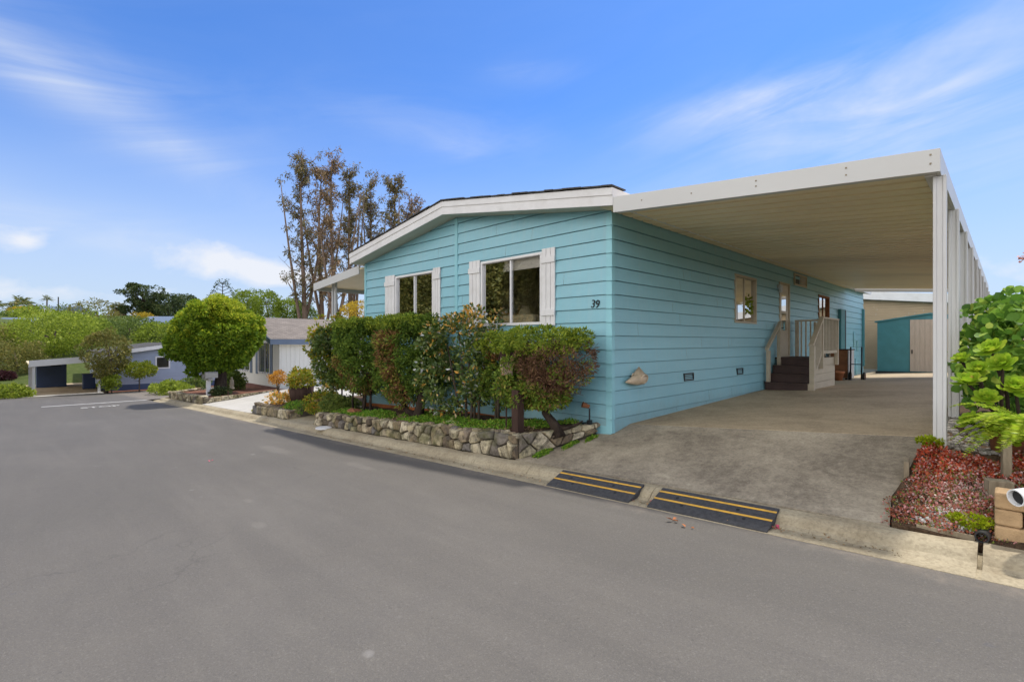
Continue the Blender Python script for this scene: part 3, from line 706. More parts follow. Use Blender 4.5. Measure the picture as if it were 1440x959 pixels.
for (a, b, c, d) in ((X0 + .03, X1 - .03, 8.9, 8.96), (-7.75, -7.69, Y0 + .05, 8.9), (-7.75, -7.69, 8.96, Y1 - .05), (-7.69, X1 - .03, 14.9, 14.96)):
    inn.box(a, b, c, d, EYE - .40, EYE + 1.97)
inn.build('partition', M['interior'], H)
MB().box(X0 + .02, X1 - .02, Y0 + .02, Y1 - .02, EYE + 1.955, EYE + 1.965).build('ceiling', M['interior'], H)

# roof, soffit and white fascias
YF = 5.85
def roof_poly(y, lo, hi, xl, xr): return [(xl, y, roof_u(xl) + lo), (XR, y, roof_u(XR) + lo), (xr, y, roof_u(xr) + lo), (xr, y, roof_u(xr) + hi), (XR, y, roof_u(XR) + hi), (xl, y, roof_u(xl) + hi)]
def roof_body(mb, lo, hi, xl, xr, ya, yb):
    for a, b in ((xl, XR), (XR, xr)):
        mb.prism([(a, ya, roof_u(a) + lo), (b, ya, roof_u(b) + lo), (b, ya, roof_u(b) + hi), (a, ya, roof_u(a) + hi)], (0, yb - ya, 0))
    return mb
rb = roof_body(MB(), .02, .235, X0 - .10, X1 + .22, YF + .03, Y1 + .3)
roof = rb.build('roof', M['dark_roof'], H)
sh = MB(); r_ = random.Random(4)
for a, b in ((X0 - .13, XR), (XR, X1 + .28)):      # ragged shingle edge over the fascia
    n = int((b - a) / .17)
    for i in range(n):
        p, q = a + (b - a) * i / n, a + (b - a) * (i + 1) / n - .004; j = r_.uniform(0, .012)
        sh.prism([(p, YF - .03 - j * 2, roof_u(p) + .242 + j), (q, YF - .03 - j * 2, roof_u(q) + .242 + j), (q, YF - .03 - j * 2, roof_u(q) + .262 + j), (p, YF - .03 - j * 2, roof_u(p) + .262 + j)], (0, .35, 0))
sh.build('shingle_edge', M['dark_roof'], roof)
fa = MB()
for a, b in ((X0 - .12, XR), (XR, X1 + .262)):
    fa.prism([(a, YF, roof_u(a) - .012), (b, YF, roof_u(b) - .012), (b, YF, roof_u(b) + .238), (a, YF, roof_u(a) + .238)], (0, .024, 0))
    fa.prism([(a, YF - .014, roof_u(a) + .13), (b, YF - .014, roof_u(b) + .13), (b, YF - .014, roof_u(b) + .236), (a, YF - .014, roof_u(a) + .236)], (0, .0135, 0))
fa.build('fascia', M['white'], H, bevel=.004)
xe = X1 + .262
eb = MB().prism([(xe - .022, YF + .0245, roof_u(xe) - .012), (xe, YF + .0245, roof_u(xe) - .012), (xe, YF + .0245, roof_u(xe) + .236), (xe - .022, YF + .0245, roof_u(xe) + .236)], (0, Y1 - YF, 0))
eb.prism([(X0 - .12, YF + .0245, roof_u(X0) - .03), (X0 - .098, YF + .0245, roof_u(X0) - .03), (X0 - .098, YF + .0245, roof_u(X0) + .21), (X0 - .12, YF + .0245, roof_u(X0) + .21)], (0, Y1 - YF, 0))
eb.build('eave_board', M['white'], H, bevel=.003)
so_ = roof_body(MB(), -.002, .012, X0 - .095, X1 + .235, YF + .025, Y0 - .002)
for xa, xb in ((X1 + .003, X1 + .235),): so_.prism([(xa, Y0, roof_u(xa) + .0), (xb, Y0, roof_u(xb) + .0), (xb, Y0, roof_u(xb) + .012), (xa, Y0, roof_u(xa) + .012)], (0, Y1 - Y0, 0))
so_.build('soffit', M['soffit'], H)

def frame_bars(mb, P, a0, a1, z0, z1, w, d0, d1, mull=()):
    def bar(p, q, r, s, d0=d0, d1=d1):
        vs = [P(a, o, z) for z in (r, s) for o in (d0, d1) for a in (p, q)]
        mb.add(vs, [(0, 2, 3, 1), (4, 5, 7, 6), (0, 1, 5, 4), (2, 6, 7, 3), (0, 4, 6, 2), (1, 3, 7, 5)])
    bar(a0, a1, z0, z0 + w); bar(a0, a1, z1 - w, z1); bar(a0, a0 + w, z0 + w + .001, z1 - w - .001); bar(a1 - w, a1, z0 + w + .001, z1 - w - .001)
    for m_ in mull: bar(m_ - w * .36, m_ + w * .36, z0 + w + .001, z1 - w - .001, -.036, .002)
    return mb
def pbox(mb, P, a0, a1, o0, o1, z0, z1):
    vs = [P(a, o, z) for z in (z0, z1) for o in (o0, o1) for a in (a0, a1)]
    return mb.add(vs, [(0, 2, 3, 1), (4, 5, 7, 6), (0, 1, 5, 4), (2, 6, 7, 3), (0, 4, 6, 2), (1, 3, 7, 5)])
def window(root, P, a0, a1, z0, z1, fmat, mull=None, w=.045, blind=0, name='window'):
    f = frame_bars(MB(), P, a0 - .01, a1 + .01, z0 - .01, z1 + .01, w, -.06, .03, (mull,) if mull is not None else ()).build(name, fmat, root, bevel=.004)
    parts = [(a0 + w, a1 - w)] if mull is None else [(a0 + w, mull - w * .45), (mull + w * .45, a1 - w)]
    for i, (p, q) in enumerate(parts): pbox(MB(), P, p, q, -.022 - .012 * i, -.017 - .012 * i, z0 + w, z1 - w).build('pane', M['glass'], f)
    if blind: pbox(MB(), P, a0 + .03, a1 - .03, -.10, -.085, z1 - w - blind, z1 - .02).build('blind', M['blind'], f)
    return f
window(H, PF, *WA, zw0, zw1, M['white'], -6.22, blind=.17)
window(H, PF, *WB, zw0, zw1, M['white'], -9.19, blind=.14)
window(H, PS, 10.83, 12.08, EYE + .42, EYE + 1.44, M['cream_wood'], 11.42)
window(H, PS, 17.39, 18.66, EYE + .42, EYE + 1.44, M['rust'], 18.0, w=.06)
def shutter(a0, a1):
    mb = MB(); n = 3; wd = (a1 - a0) / n
    for i in range(n): pbox(mb, PF, a0 + i * wd + .004, a0 + (i + 1) * wd - .004, .018, .040, zw0 - .03, zw1 + .05)
    for z in (zw0 + .13, zw1 - .19): pbox(mb, PF, a0 - .004, a1 + .004, .041, .060, z, z + .10)
    mb.build('shutter', M['white'], H, bevel=.003)
for a in ((-5.455, -5.17), (-7.30, -6.99), (-8.455, -8.21), (-10.33, -9.92)): shutter(*a)
# 39
nm = text_mesh('house_number', '39', .175, M['black_iron'], Matrix.Translation((-4.40, Y0 - .022, EYE + .565)) @ Matrix.Rotation(.10, 4, 'Y') @ Matrix.Rotation(math.pi / 2, 4, 'X') @ Matrix.Scale(.9, 4, (1, 0, 0)), .006, H, font_shear=.1)
# door with a tall glass
dr = frame_bars(MB(), PS, 13.72, 14.56, EYE - .40, EYE + 1.53, .05, -.03, .028); 
df = dr.build('door_frame', M['cream_wood'], H, bevel=.004)
dd = MB(); pbox(dd, PS, 13.772, 14.508, -.02, .0, EYE - .38, EYE + .30); pbox(dd, PS, 13.772, 14.508, -.02, .0, EYE + 1.22, EYE + 1.478); pbox(dd, PS, 13.772, 13.94, -.02, .0, EYE + .3005, EYE + 1.2195); pbox(dd, PS, 14.34, 14.508, -.02, .0, EYE + .3005, EYE + 1.2195); pbox(dd, PS, 13.9405, 14.3395, -.018, .004, EYE + .74, EYE + .80)
D_ = dd.build('door', M['door'], H)
pbox(MB(), PS, 13.9405, 14.3395, -.012, -.006, EYE + .301, EYE + 1.219).build('pane', M['glass'], D_)
MB().tube([(X1 + .002, 13.83, EYE + .36), (X1 + .05, 13.83, EYE + .36), (X1 + .06, 13.90, EYE + .36)], .012, 8).build('handle', M['dark'], D_, smooth=True)
# vents
def vent(P, a0, a1, z0, z1, name, fm, slat):
    v = frame_bars(MB(), P, a0, a1, z0, z1, .022, .0, .03).build(name, fm, H, bevel=.003)
    g = MB(); pbox(g, P, a0 + .02, a1 - .02, .001, .006, z0 + .02, z1 - .02); g.build('grille', M['dark'], v)
    s_ = MB(); n = int((z1 - z0) / .045)
    for i in range(n):
        z = z0 + .03 + i * (z1 - z0 - .05) / n; pbox(s_, P, a0 + .022, a1 - .022, .008, .018, z, z + .012)
    s_.build('louvre', slat, v)
vent(PS, 8.48, 8.86, EYE - .70, EYE - .56, 'foundation_vent', M['black_iron'], M['black_iron'])
vent(PS, 10.93, 11.27, EYE - .70, EYE - .56, 'foundation_vent', M['black_iron'], M['black_iron'])
av = frame_bars(MB(), PS, 14.90, 16.05, EYE + 1.54, EYE + 1.86, .04, 0, .05, (15.45,)).build('wall_vent', M['cream_wood'], H, bevel=.003)
g = MB(); pbox(g, PS, 14.94, 15.43, .002, .012, EYE + 1.58, EYE + 1.82); g.build('grille', M['dark'], av)
g = MB()
for i in range(5): pbox(g, PS, 15.475, 16.005, .004, .03, EYE + 1.585 + i * .047, EYE + 1.615 + i * .047)
g.build('louvre', M['beige_panel'], av)
pl = MB().lathe((X1 + .09, 13.58, EYE + 1.32), [(.03, .10), (.05, .09), (.055, .0), (.045, -.07), (.01, -.08)], 12).box(X1 + .017, X1 + .09, 13.55, 13.61, EYE + 1.36, EYE + 1.44)
pl.build('porch_light', M['white_metal'], H)
# utility cupboard and pipes at the back of the side wall
cb = MB().box(X1 + .018, X1 + .11, 19.85, 20.55, EYE - .35, EYE + 1.12).build('utility_cupboard', M['teal'], H, bevel=.006)
MB().box(X1 + .111, X1 + .118, 20.40, 20.52, EYE - .33, EYE + 1.10).build('door_edge', M['dark'], cb)
pp = MB()
for pts in ([(X1 + .05, 21.9, .28), (X1 + .05, 21.9, .95), (X1 + .05, 22.5, .95)], [(X1 + .05, 22.5, .28), (X1 + .05, 22.5, .95)], [(X1 + .04, 22.2, 1.35), (X1 + .04, 22.2, 1.95)], [(X1 + .04, 22.75, 1.2), (X1 + .04, 22.75, 1.62), (X1 + .04, 22.2, 1.62)]): pp.tube(pts, .022, 8)
pp.build('pipe', M['blue_trim'], H, smooth=True)
MB().box(X1 + .02, X1 + .10, 23.72, 23.82, EYE - .95, EYE + 1.30).build('downspout', M['teal'], H, bevel=.01)

# things seen through the front window
lp = empty('arc_lamp', (-5.75, 7.0, EYE - .40), 'standing lamp with tan drum shade behind the right pane of the large front window', 'lamp')
MB().tube([(-5.62, 7.05, EYE - .40), (-5.62, 7.05, EYE + .9), (-5.66, 7.03, EYE + 1.18), (-5.80, 7.0, EYE + 1.24)], .013, 8).lathe((-5.62, 7.05, EYE - .40), [(.15, 0), (.15, .02), (.02, .03)], 14).build('stand', M['dark'], lp, smooth=True)
MB().lathe((-5.82, 7.0, EYE + .86), [(.20, 0), (.16, .26), (.155, .26), (.19, 0.004)], 20).build('lamp_shade', M['lampshade'], lp, smooth=True)
l2 = empty('table_lamp', (-7.02, 7.45, EYE - .40), 'small cream lamp at the left edge of the large front window', 'lamp')
MB().lathe((-7.02, 7.45, EYE - .40), [(.12, 0), (.12, .03), (.02, .06), (.025, .85), (.02, .9)], 12).build('stand', M['dark'], l2)
MB().lathe((-7.02, 7.45, EYE + .50), [(.20, 0), (.08, .24), (.075, .24), (.19, .004)], 20).build('lamp_shade', M['fabric_cream'], l2, smooth=True)
sf = empty('sofa', (-6.6, 6.85, EYE - .40), 'cream sofa back just above the sill of the large front window', 'sofa')
MB().box(-7.3, -5.98, 6.55, 6.78, EYE - .2, EYE + .50).build('backrest', M['fabric_cream'], sf, bevel=.06)
MB().box(-7.3, -5.98, 6.79, 7.35, EYE - .3, EYE + .04).build('seat', M['fabric_cream'], sf, bevel=.05)
MB().box(-7.2, -6.08, 6.6, 7.3, EYE - .40, EYE - .305).build('base', M['dark'], sf)
pt = empty('potted_plant', (X1 - .22, 11.72, EYE + .43), 'green plant in a terracotta pot on the kitchen window sill', 'plant')
MB().lathe((X1 - .22, 11.72, EYE + .43), [(.09, 0), (.13, .2), (.135, .2), (.135, .24), (.11, .24)], 14).build('pot', M['terracotta'], pt, smooth=True)
P_, d_, i_, D_2 = crown_points((X1 - .22, 11.72, EYE + .82), (.2, .2, .2), 30, 8, .08, 3)
leaves('foliage', P_, d_, .11, .6, M['L_bright'], pt)
jr = empty('red_canister', (X1 - .2, 11.15, EYE + .43), 'rust red container on the left of the kitchen window sill', 'container')
MB().lathe((X1 - .2, 11.15, EYE + .43), [(.14, 0), (.16, .02), (.16, .2), (.15, .22), (.06, .23)], 14).build('body', M['terracotta'], jr, smooth=True)
MB().lathe((X1 - .2, 11.15, EYE + .661), [(.10, 0), (.10, .02), (.02, .03), (.02, .05)], 12).build('lid', M['cream_wood'], jr)
MB().box(X1 - .40, X1 - .07, 10.7, 12.2, EYE + .385, EYE + .425).build('sill', M['cream_wood'], H)

# ================================================================= carport
CPT = empty('carport', (-2.2, 6.0, .5), 'cream flat roofed metal carport with a row of square posts beside the turquoise house', 'carport')
XC, YC0, YC1 = -.43, YF, 21.1
def dk(x): return EYE + 1.905 + (x - X1) * (1.60 - 1.905) / (XC - X1)
prof = []; y = YC0 + .035
while y < YC1 - .3:                                 # rolled metal pans with a rib every 30 cm
    prof += [(y, 0), (y + .225, 0), (y + .235, .06), (y + .285, .06), (y + .295, 0)]; y += .295
dkm = MB(); n = len(prof); xs_ = [X1 + .02, -2.2, XC - .03]
for top in (0, 1):
    P = [(x, yy, dk(x) + zz + .012 * top) for x in xs_ for (yy, zz) in prof]
    fs = [(i * n + j, i * n + j + 1, (i + 1) * n + j + 1, (i + 1) * n + j) for i in range(len(xs_) - 1) for j in range(n - 1)]
    dkm.add(P, fs if not top else [f[::-1] for f in fs])
dkm.build('roof_deck', M['deck'], CPT)
def ft(x): return EYE + 1.992 + (x + 3.81) * (1.733 - 1.995) / (3.81 - .43)
fm = MB().prism([(X1 + .266, YC0, ft(X1 + .266) - .215), (XC, YC0, ft(XC) - .208), (XC, YC0, ft(XC)), (X1 + .266, YC0, ft(X1 + .266))], (0, .03, 0))
fm.prism([(X1 + .3, YC0 + .0305, ft(X1 + .3) - .214), (XC - .031, YC0 + .0305, ft(XC) - .205), (XC - .031, YC0 + .0305, ft(XC) - .195), (X1 + .3, YC0 + .0305, ft(X1 + .3) - .204)], (0, .06, 0))
fm.prism([(X1 + .266, YC1, ft(X1 + .266) - .215), (XC, YC1, ft(XC) - .208), (XC, YC1, ft(XC)), (X1 + .266, YC1, ft(X1 + .266))], (0, .03, 0))
zc = ft(XC)
fm.box(XC - .03, XC - .0005, YC0 + .0305, YC1 - .0005, zc - .212, zc - .002)
fm.box(XC - .12, XC - .0305, YC0 + .092, YC1 - .0005, zc - .2115, zc - .201)
fm.build('fascia', M['fascia_metal'], CPT, bevel=.003)
sc_ = MB()
for (fx, dz) in ((.98, .05), (.98, .13), (.79, .06), (.79, .13), (.54, .06), (.54, .12), (.32, .1), (.12, .1)):
    x = lerp(X1 + .3, XC, fx); z = ft(x) - dz
    MB().box(x - .007, x + .007, YC0 - .006, YC0 - .0005, z - .007, z + .007).build('screw', M['wood_grey'], CPT)
MB().box(XC - .115, XC - .035, YC0 + .095, YC1 - .01, zc - .2005, zc - .13).build('beam', M['deck'], CPT)
for i in range(10):
    y = 6.02 + 1.64 * i; x = -.445
    zb = EYE - .965 + .045 * min(1, i) - .012 * i; zt_ = zc - .2125
    w_, g_ = .047, .010
    q = [(-w_, -w_), (-.024, -w_), (-.018, -w_ + g_), (.018, -w_ + g_), (.024, -w_), (w_, -w_), (w_, -.024), (w_ - g_, -.018), (w_ - g_, .018), (w_, .024), (w_, w_), (.024, w_), (.018, w_ - g_), (-.018, w_ - g_), (-.024, w_), (-w_, w_), (-w_, .024), (-w_ + g_, .018), (-w_ + g_, -.018), (-w_, -.024)]
    MB().prism([(x + a, y + b, zb - .1) for a, b in q], (0, 0, zt_ - zb + .1)).build('post', M['white_metal'], CPT, bevel=.003)

# awning on the far side of the house
AW = empty('side_awning', (-12.6, 8.5, lot_z(-12.6)), 'small white flat awning on thin posts at the left side of the turquoise house', 'awning')
ax0, ay0, ay1 = -14.05, 6.1, 12.5
za = lambda x: EYE + 1.90 + (x - X0) * (1.90 - 1.66) / (X0 - ax0)
MB().prism([(ax0 + .03, ay0 + .03, za(ax0) - .09), (X0 - .02, ay0 + .03, za(X0) - .09), (X0 - .02, ay0 + .03, za(X0) - .05), (ax0 + .03, ay0 + .03, za(ax0) - .05)], (0, ay1 - ay0, 0)).build('roof_deck', M['deck'], AW)
f_ = MB().prism([(ax0, ay0, za(ax0) - .2), (X0 - .13, ay0, za(X0) - .21), (X0 - .13, ay0, za(X0)), (ax0, ay0, za(ax0))], (0, .028, 0)); f_.box(ax0, ax0 + .028, ay0 + .0285, ay1, za(ax0) - .2, za(ax0) - .002)
f_.build('fascia', M['fascia_metal'], AW, bevel=.004)
for (x, y) in ((-13.35, 6.35), (-13.18, 6.35)):
    MB().box(x - .03, x + .03, y - .03, y + .03, lot_z(-13) - .1, za(x) - .091).build('post', M['white_metal'], AW, bevel=.004)
for (x, y) in ((-13.85, 9.2), (-13.85, 12.2)):
    MB().box(x - .04, x + .04, y - .04, y + .04, lot_z(-13) - .1, za(x) - .091).build('post', M['white_metal'], AW, bevel=.004)

# ================================================================= entry steps under the carport
ST = empty('entry_steps', (-3.6, 13.7, slab_z(-3.6, 13.5)), 'dark brown wooden entry steps with cream railings leading to the side door', 'steps')
sx0, sx1, g0 = X1 + .02, -3.15, slab_z(-3.6, 13.5) - .01
nr, rise, run = 4, .186, .28
ys0 = 12.56
for i in range(nr - 1):
    MB().box(sx0 + .03, sx1 - .03, ys0 + i * run - .02, ys0 + (i + 1) * run + .02, g0 + (i + 1) * rise - .035, g0 + (i + 1) * rise).build('tread', M['brown_tread'], ST, bevel=.005)
    MB().box(sx0 + .035, sx1 - .035, ys0 + i * run + .005, ys0 + i * run + .025, g0 + i * rise + .001, g0 + (i + 1) * rise - .036).build('riser', M['brown_tread'], ST)
yl = ys0 + (nr - 1) * run; zl = g0 + nr * rise; ye = 14.88
MB().box(sx0, sx1 - .03, yl - .02, ye - .03, zl - .04, zl).build('landing', M['brown_tread'], ST, bevel=.005)
MB().box(sx0 + .035, sx1 - .035, yl + .005, yl + .025, zl - rise + .001, zl - .041).build('riser', M['brown_tread'], ST)
sp = MB(); zz = g0; k = 0
for i in range(nr):                                 # stepped side boarding, one board per step
    ya = ys0 + i * run if i < nr - 1 else yl
    sp.box(sx1 - .028, sx1, ya, ye, g0 + i * rise + .002, g0 + (i + 1) * rise - .003)
sp.box(sx0, sx1 - .03, ye - .028, ye, g0 + .002, zl - .041)
sp.build('side_board', M['cream_wood'], ST, bevel=.004)
def post(x, y, za_, zb_, w_=.045): return MB().box(x - w_, x + w_, y - w_, y + w_, za_, zb_).build('railing_post', M['cream_wood'], ST, bevel=.006)
post(sx0 + .09, ys0 + .05, g0, g0 + .92, .04); post(sx0 + .09, yl - .02, zl - rise, zl + .82, .04)
post(sx1 + .048, ys0 + .06, g0 + .02, g0 + 1.02, .05); post(sx1 + .048, yl, zl - .25, zl + .92, .042); post(sx1 + .048, ye - .05, zl - .2, zl + .92, .042); post(sx0 + .10, ye - .05, zl, zl + .92, .042); post(lerp(sx0, sx1, .55), ye - .05, zl, zl + .90, .03)
hr = MB()
hr.prism([(sx0 + .05, ys0 - .06, g0 + .92), (sx0 + .05, ys0 - .06, g0 + .99), (sx0 + .05, yl + .05, zl + .89), (sx0 + .05, yl + .05, zl + .82)], (.08, 0, 0))
hr.build('handrail', M['cream_wood'], ST, bevel=.006); hr = MB()
hr.prism([(sx1 + .0, ys0 - .05, g0 + 1.021), (sx1 + .0, ys0 - .05, g0 + 1.07), (sx1 + .0, yl + .02, zl + .98), (sx1 + .0, yl + .02, zl + .921)], (.10, 0, 0))
hr.box(sx1 + .0, sx1 + .10, yl + .021, ye, zl + .921, zl + .965); hr.box(sx0 + .05, sx1 - .001, ye - .10, ye, zl + .921, zl + .965)
hr.build('handrail', M['cream_wood'], ST, bevel=.006)
inf = MB()
rl = lambda y: lerp(g0 + .97, zl + .86, (y - ys0) / (yl - ys0)); rlo = lambda y: lerp(g0 + .17, zl + .10, (y - ys0) / (yl - ys0))
inf.prism([(sx1 + .03, ys0 + .115, rlo(ys0 + .115)), (sx1 + .03, ys0 + .115, rlo(ys0 + .115) + .07), (sx1 + .03, yl - .045, rlo(yl) + .05), (sx1 + .03, yl - .045, rlo(yl) - .02)], (.04, 0, 0))
inf.build('bottom_rail', M['cream_wood'], ST)
MB().box(sx1 + .03, sx1 + .07, yl + .044, ye - .094, zl + .10, zl + .17).build('bottom_rail', M['cream_wood'], ST)
for i in range(7):
    y = lerp(ys0 + .17, yl - .09, i / 6.0); MB().box(sx1 + .034, sx1 + .066, y - .018, y + .018, rlo(y) + .05, rl(y) + .03).build('baluster', M['cream_wood'], ST)
for i in range(10):
    y = lerp(yl + .10, ye - .14, i / 9.0); MB().box(sx1 + .034, sx1 + .066, y - .018, y + .018, zl + .171, zl + .92).build('baluster', M['cream_wood'], ST)
for i in range(7):
    x = lerp(sx0 + .2, sx1 - .1, i / 6.0)
    if i != 3: MB().box(x - .016, x + .016, ye - .066, ye - .034, zl + .001, zl + .92).build('baluster', M['cream_wood'], ST)

# ================================================================= loose things in the carport
bx = empty('storage_box', (X1 + .5, 18.6, slab_z(-3.6, 18.6)), 'tall brown box standing against the wall behind the entry steps', 'box')
z_ = slab_z(-3.6, 18.6)
MB().box(X1 + .12, X1 + .60, 18.25, 18.95, z_ + .05, z_ + .92).build('body', M['rust'], bx, bevel=.01)
MB().box(X1 + .61, X1 + .64, 18.24, 18.94, z_ + .05, z_ + .92).build('side_panel', M['white_metal'], bx)
MB().box(X1 + .10, X1 + .66, 18.22, 18.97, z_ + .921, z_ + .95).build('lid', M['wood_brown'], bx)
for dx in (.16, .52): MB().box(X1 + dx, X1 + dx + .06, 18.3, 18.9, z_, z_ + .049).build('foot', M['dark'], bx)
hd = empty('hand_truck', (X1 + .85, 18.3, z_), 'black upright hand truck with wheels beside the brown box', 'hand truck')
MB().tube([(X1 + .72, 18.0, z_ + .05), (X1 + .72, 18.05, z_ + 1.02), (X1 + 1.0, 18.05, z_ + 1.02), (X1 + 1.0, 18.0, z_ + .05)], .022, 8).tube([(X1 + .72, 18.02, z_ + .5), (X1 + 1.0, 18.02, z_ + .5)], .015, 6).build('frame', M['black_iron'], hd, smooth=True)
MB().box(X1 + .70, X1 + 1.02, 17.78, 17.99, z_ + .01, z_ + .025).build('toe_plate', M['black_iron'], hd)
for dx in (.68, 1.04):
    wh = MB().tube([(X1 + dx - .025, 18.16, z_ + .13), (X1 + dx + .025, 18.16, z_ + .13)], .13, 18).build('wheel', M['dark'], hd, smooth=False)
    MB().tube([(X1 + dx - .03, 18.16, z_ + .13), (X1 + dx + .03, 18.16, z_ + .13)], .06, 12).build('rim', M['rust'], wh)
tp = empty('flower_pot', (X1 + .55, 17.75, z_), 'terracotta pot on the carport floor in front of the brown box', 'pot')
MB().lathe((X1 + .48, 17.7, z_), [(.09, 0), (.14, .24), (.155, .24), (.155, .29), (.13, .29), (.12, .22)], 16).build('body', M['terracotta'], tp, smooth=True)
MB().lathe((X1 + .48, 17.7, z_ + .2), [(.12, 0), (.12, .02), (.02, .03)], 12).build('soil', M['soil'], tp)

# shell shaped wall pocket
SHL = empty('wall_planter', (X1 + .02, 6.78, EYE - .55), 'tan conch shell hung low on the turquoise side wall near the corner', 'wall shell')
so2 = MB().tube([(X1 + .06, 6.50, EYE - .600), (X1 + .07, 6.56, EYE - .595), (X1 + .085, 6.66, EYE - .585), (X1 + .09, 6.78, EYE - .575), (X1 + .09, 6.90, EYE - .565), (X1 + .08, 6.99, EYE - .555), (X1 + .07, 7.03, EYE - .55)], [.008, .03, .062, .088, .095, .07, .02], 16)
so2.add([(X1 + .03, 6.74, EYE - .50), (X1 + .12, 6.76, EYE - .50), (X1 + .13, 6.94, EYE - .49), (X1 + .03, 6.98, EYE - .49), (X1 + .07, 6.86, EYE - .375)], [(0, 1, 4), (1, 2, 4), (2, 3, 4), (3, 0, 4)])
for i in range(5):
    so2.tube([(X1 + .05, 6.70 + .06 * i, EYE - .52 + .006 * i), (X1 + .07, 6.69 + .06 * i, EYE - .47 + .01 * i)], [.02, .004], 8)
so2.build('body', M['shell'], SHL, smooth=True)
mc, ma = np.array([X1 + .165, 6.86, EYE - .565]), np.linspace(0, 2 * math.pi, 20, endpoint=False)
rim = [mc + np.array([.012 * math.sin(a), .085 * math.cos(a), .060 * math.sin(a)]) for a in ma]
MB().tube(rim + [rim[0]], .016, 8, False).build('lip', M['shell'], SHL, smooth=True)
MB().prism(rim, (-.03, 0, 0)).build('mouth', M['shell_in'], SHL)

# rear shed and neighbour at the back
SH = empty('garden_shed', (-2.1, 25.8, .28), 'teal metal garden shed with a cream sliding door at the end of the carport', 'shed')
sy0, sy1, s0, s1, sr = 24.6, 26.8, -3.74, -.5, -2.1
szb = .30; ez, rz = EYE + .80, EYE + 1.06
MB().prism([(s0, sy0, szb), (s1, sy0, szb), (s1, sy0, ez), (sr, sy0, rz), (s0, sy0, ez)], (0, sy1 - sy0, 0)).build('wall', M['teal'], SH)
rf = MB()
for a, b, za_, zb_ in ((s0 - .08, sr, ez - .015, rz), (sr, s1 + .08, rz, ez - .015)): rf.prism([(a, sy0 - .08, za_ + .002), (b, sy0 - .08, zb_ + .002), (b, sy0 - .08, zb_ + .05), (a, sy0 - .08, za_ + .05)], (0, sy1 - sy0 + .16, 0))
rf.build('roof', M['teal'], SH)
dm = MB(); nrib = 9
for i in range(nrib): dm.box(-2.70 + i * .15, -2.70 + i * .15 + .145, sy0 - .03 - .008 * (i % 2), sy0 - .003, szb + .12, EYE + .86)
sd = dm.build('door', M['beige_panel'], SH)
MB().box(-2.66, -2.62, sy0 - .055, sy0 - .04, EYE - .45, EYE - .3).build('handle', M['dark'], sd)
MB().box(s0 - .05, s1 + .05, sy0 - .06, sy0 - .002, szb - .1, szb + .09).build('base_rail', M['black_iron'], SH)
BH = empty('rear_house', (-3, 28, 0), 'beige house with narrow lap siding and a white roof edge behind the garden shed', 'house')
bw = MB(); rk = lambda x: EYE + 2.02 - .11 * abs(x + 5.2)
Pq = lambda a, o, z: (a, 28 - o, z)
siding(bw, Pq, -12, 4, 0, 4, .22, .115, .014, (), (-5.2,))([lambda p: p[1] - (rk(-5.2) - .11 * (p[0] + 5.2)), lambda p: p[1] - (rk(-5.2) + .11 * (p[0] + 5.2))])
bw.add([(-12, 28, 0), (-12, 36, 0), (-12, 36, 3), (-12, 28, 3), (4, 28, 0), (4, 36, 0), (4, 36, 3), (4, 28, 3)], [(0, 1, 2, 3), (4, 7, 6, 5)])
bw.build('wall', M['beige_siding'], BH)
rr = MB()
for a, b in ((-12.4, -5.2), (-5.2, 4.4)): rr.prism([(a, 27.6, rk(a)), (b, 27.6, rk(b)), (b, 27.6, rk(b) + .36), (a, 27.6, rk(a) + .36)], (0, 9, 0))
rr.build('roof', M['white'], BH)
MB().box(-12, 4, 27.93, 27.985, .0, .30).build('plinth', M['stucco'], BH)

# ================================================================= stone walls
def vor_cells(L, Hh, cw, ch, seed):
    r = random.Random(seed); pts = []; ny = max(1, round(Hh / ch)); 
    for j in range(ny):
        x = r.uniform(-.3, .3) * cw
        while x < L + cw:
            ww = cw * r.uniform(.4, 1.75); pts.append((x + ww / 2, (j + .5 + r.uniform(-.45, .45)) * Hh / ny)); x += ww
    cells = []
    for i, p in enumerate(pts):
        poly = [(0, 0), (L, 0), (L, Hh), (0, Hh)]
        for j, q in enumerate(pts):
            if i == j or abs(q[0] - p[0]) > cw * 4: continue
            mx, my = (p[0] + q[0]) / 2, (p[1] + q[1]) / 2; nx, ny_ = q[0] - p[0], q[1] - p[1]
            poly = clip(poly, lambda z, mx=mx, my=my, nx=nx, ny_=ny_: (z[0] - mx) * nx + (z[1] - my) * ny_)
            if len(poly) < 3: break
        if len(poly) >= 3: cells.append(poly)
    return cells
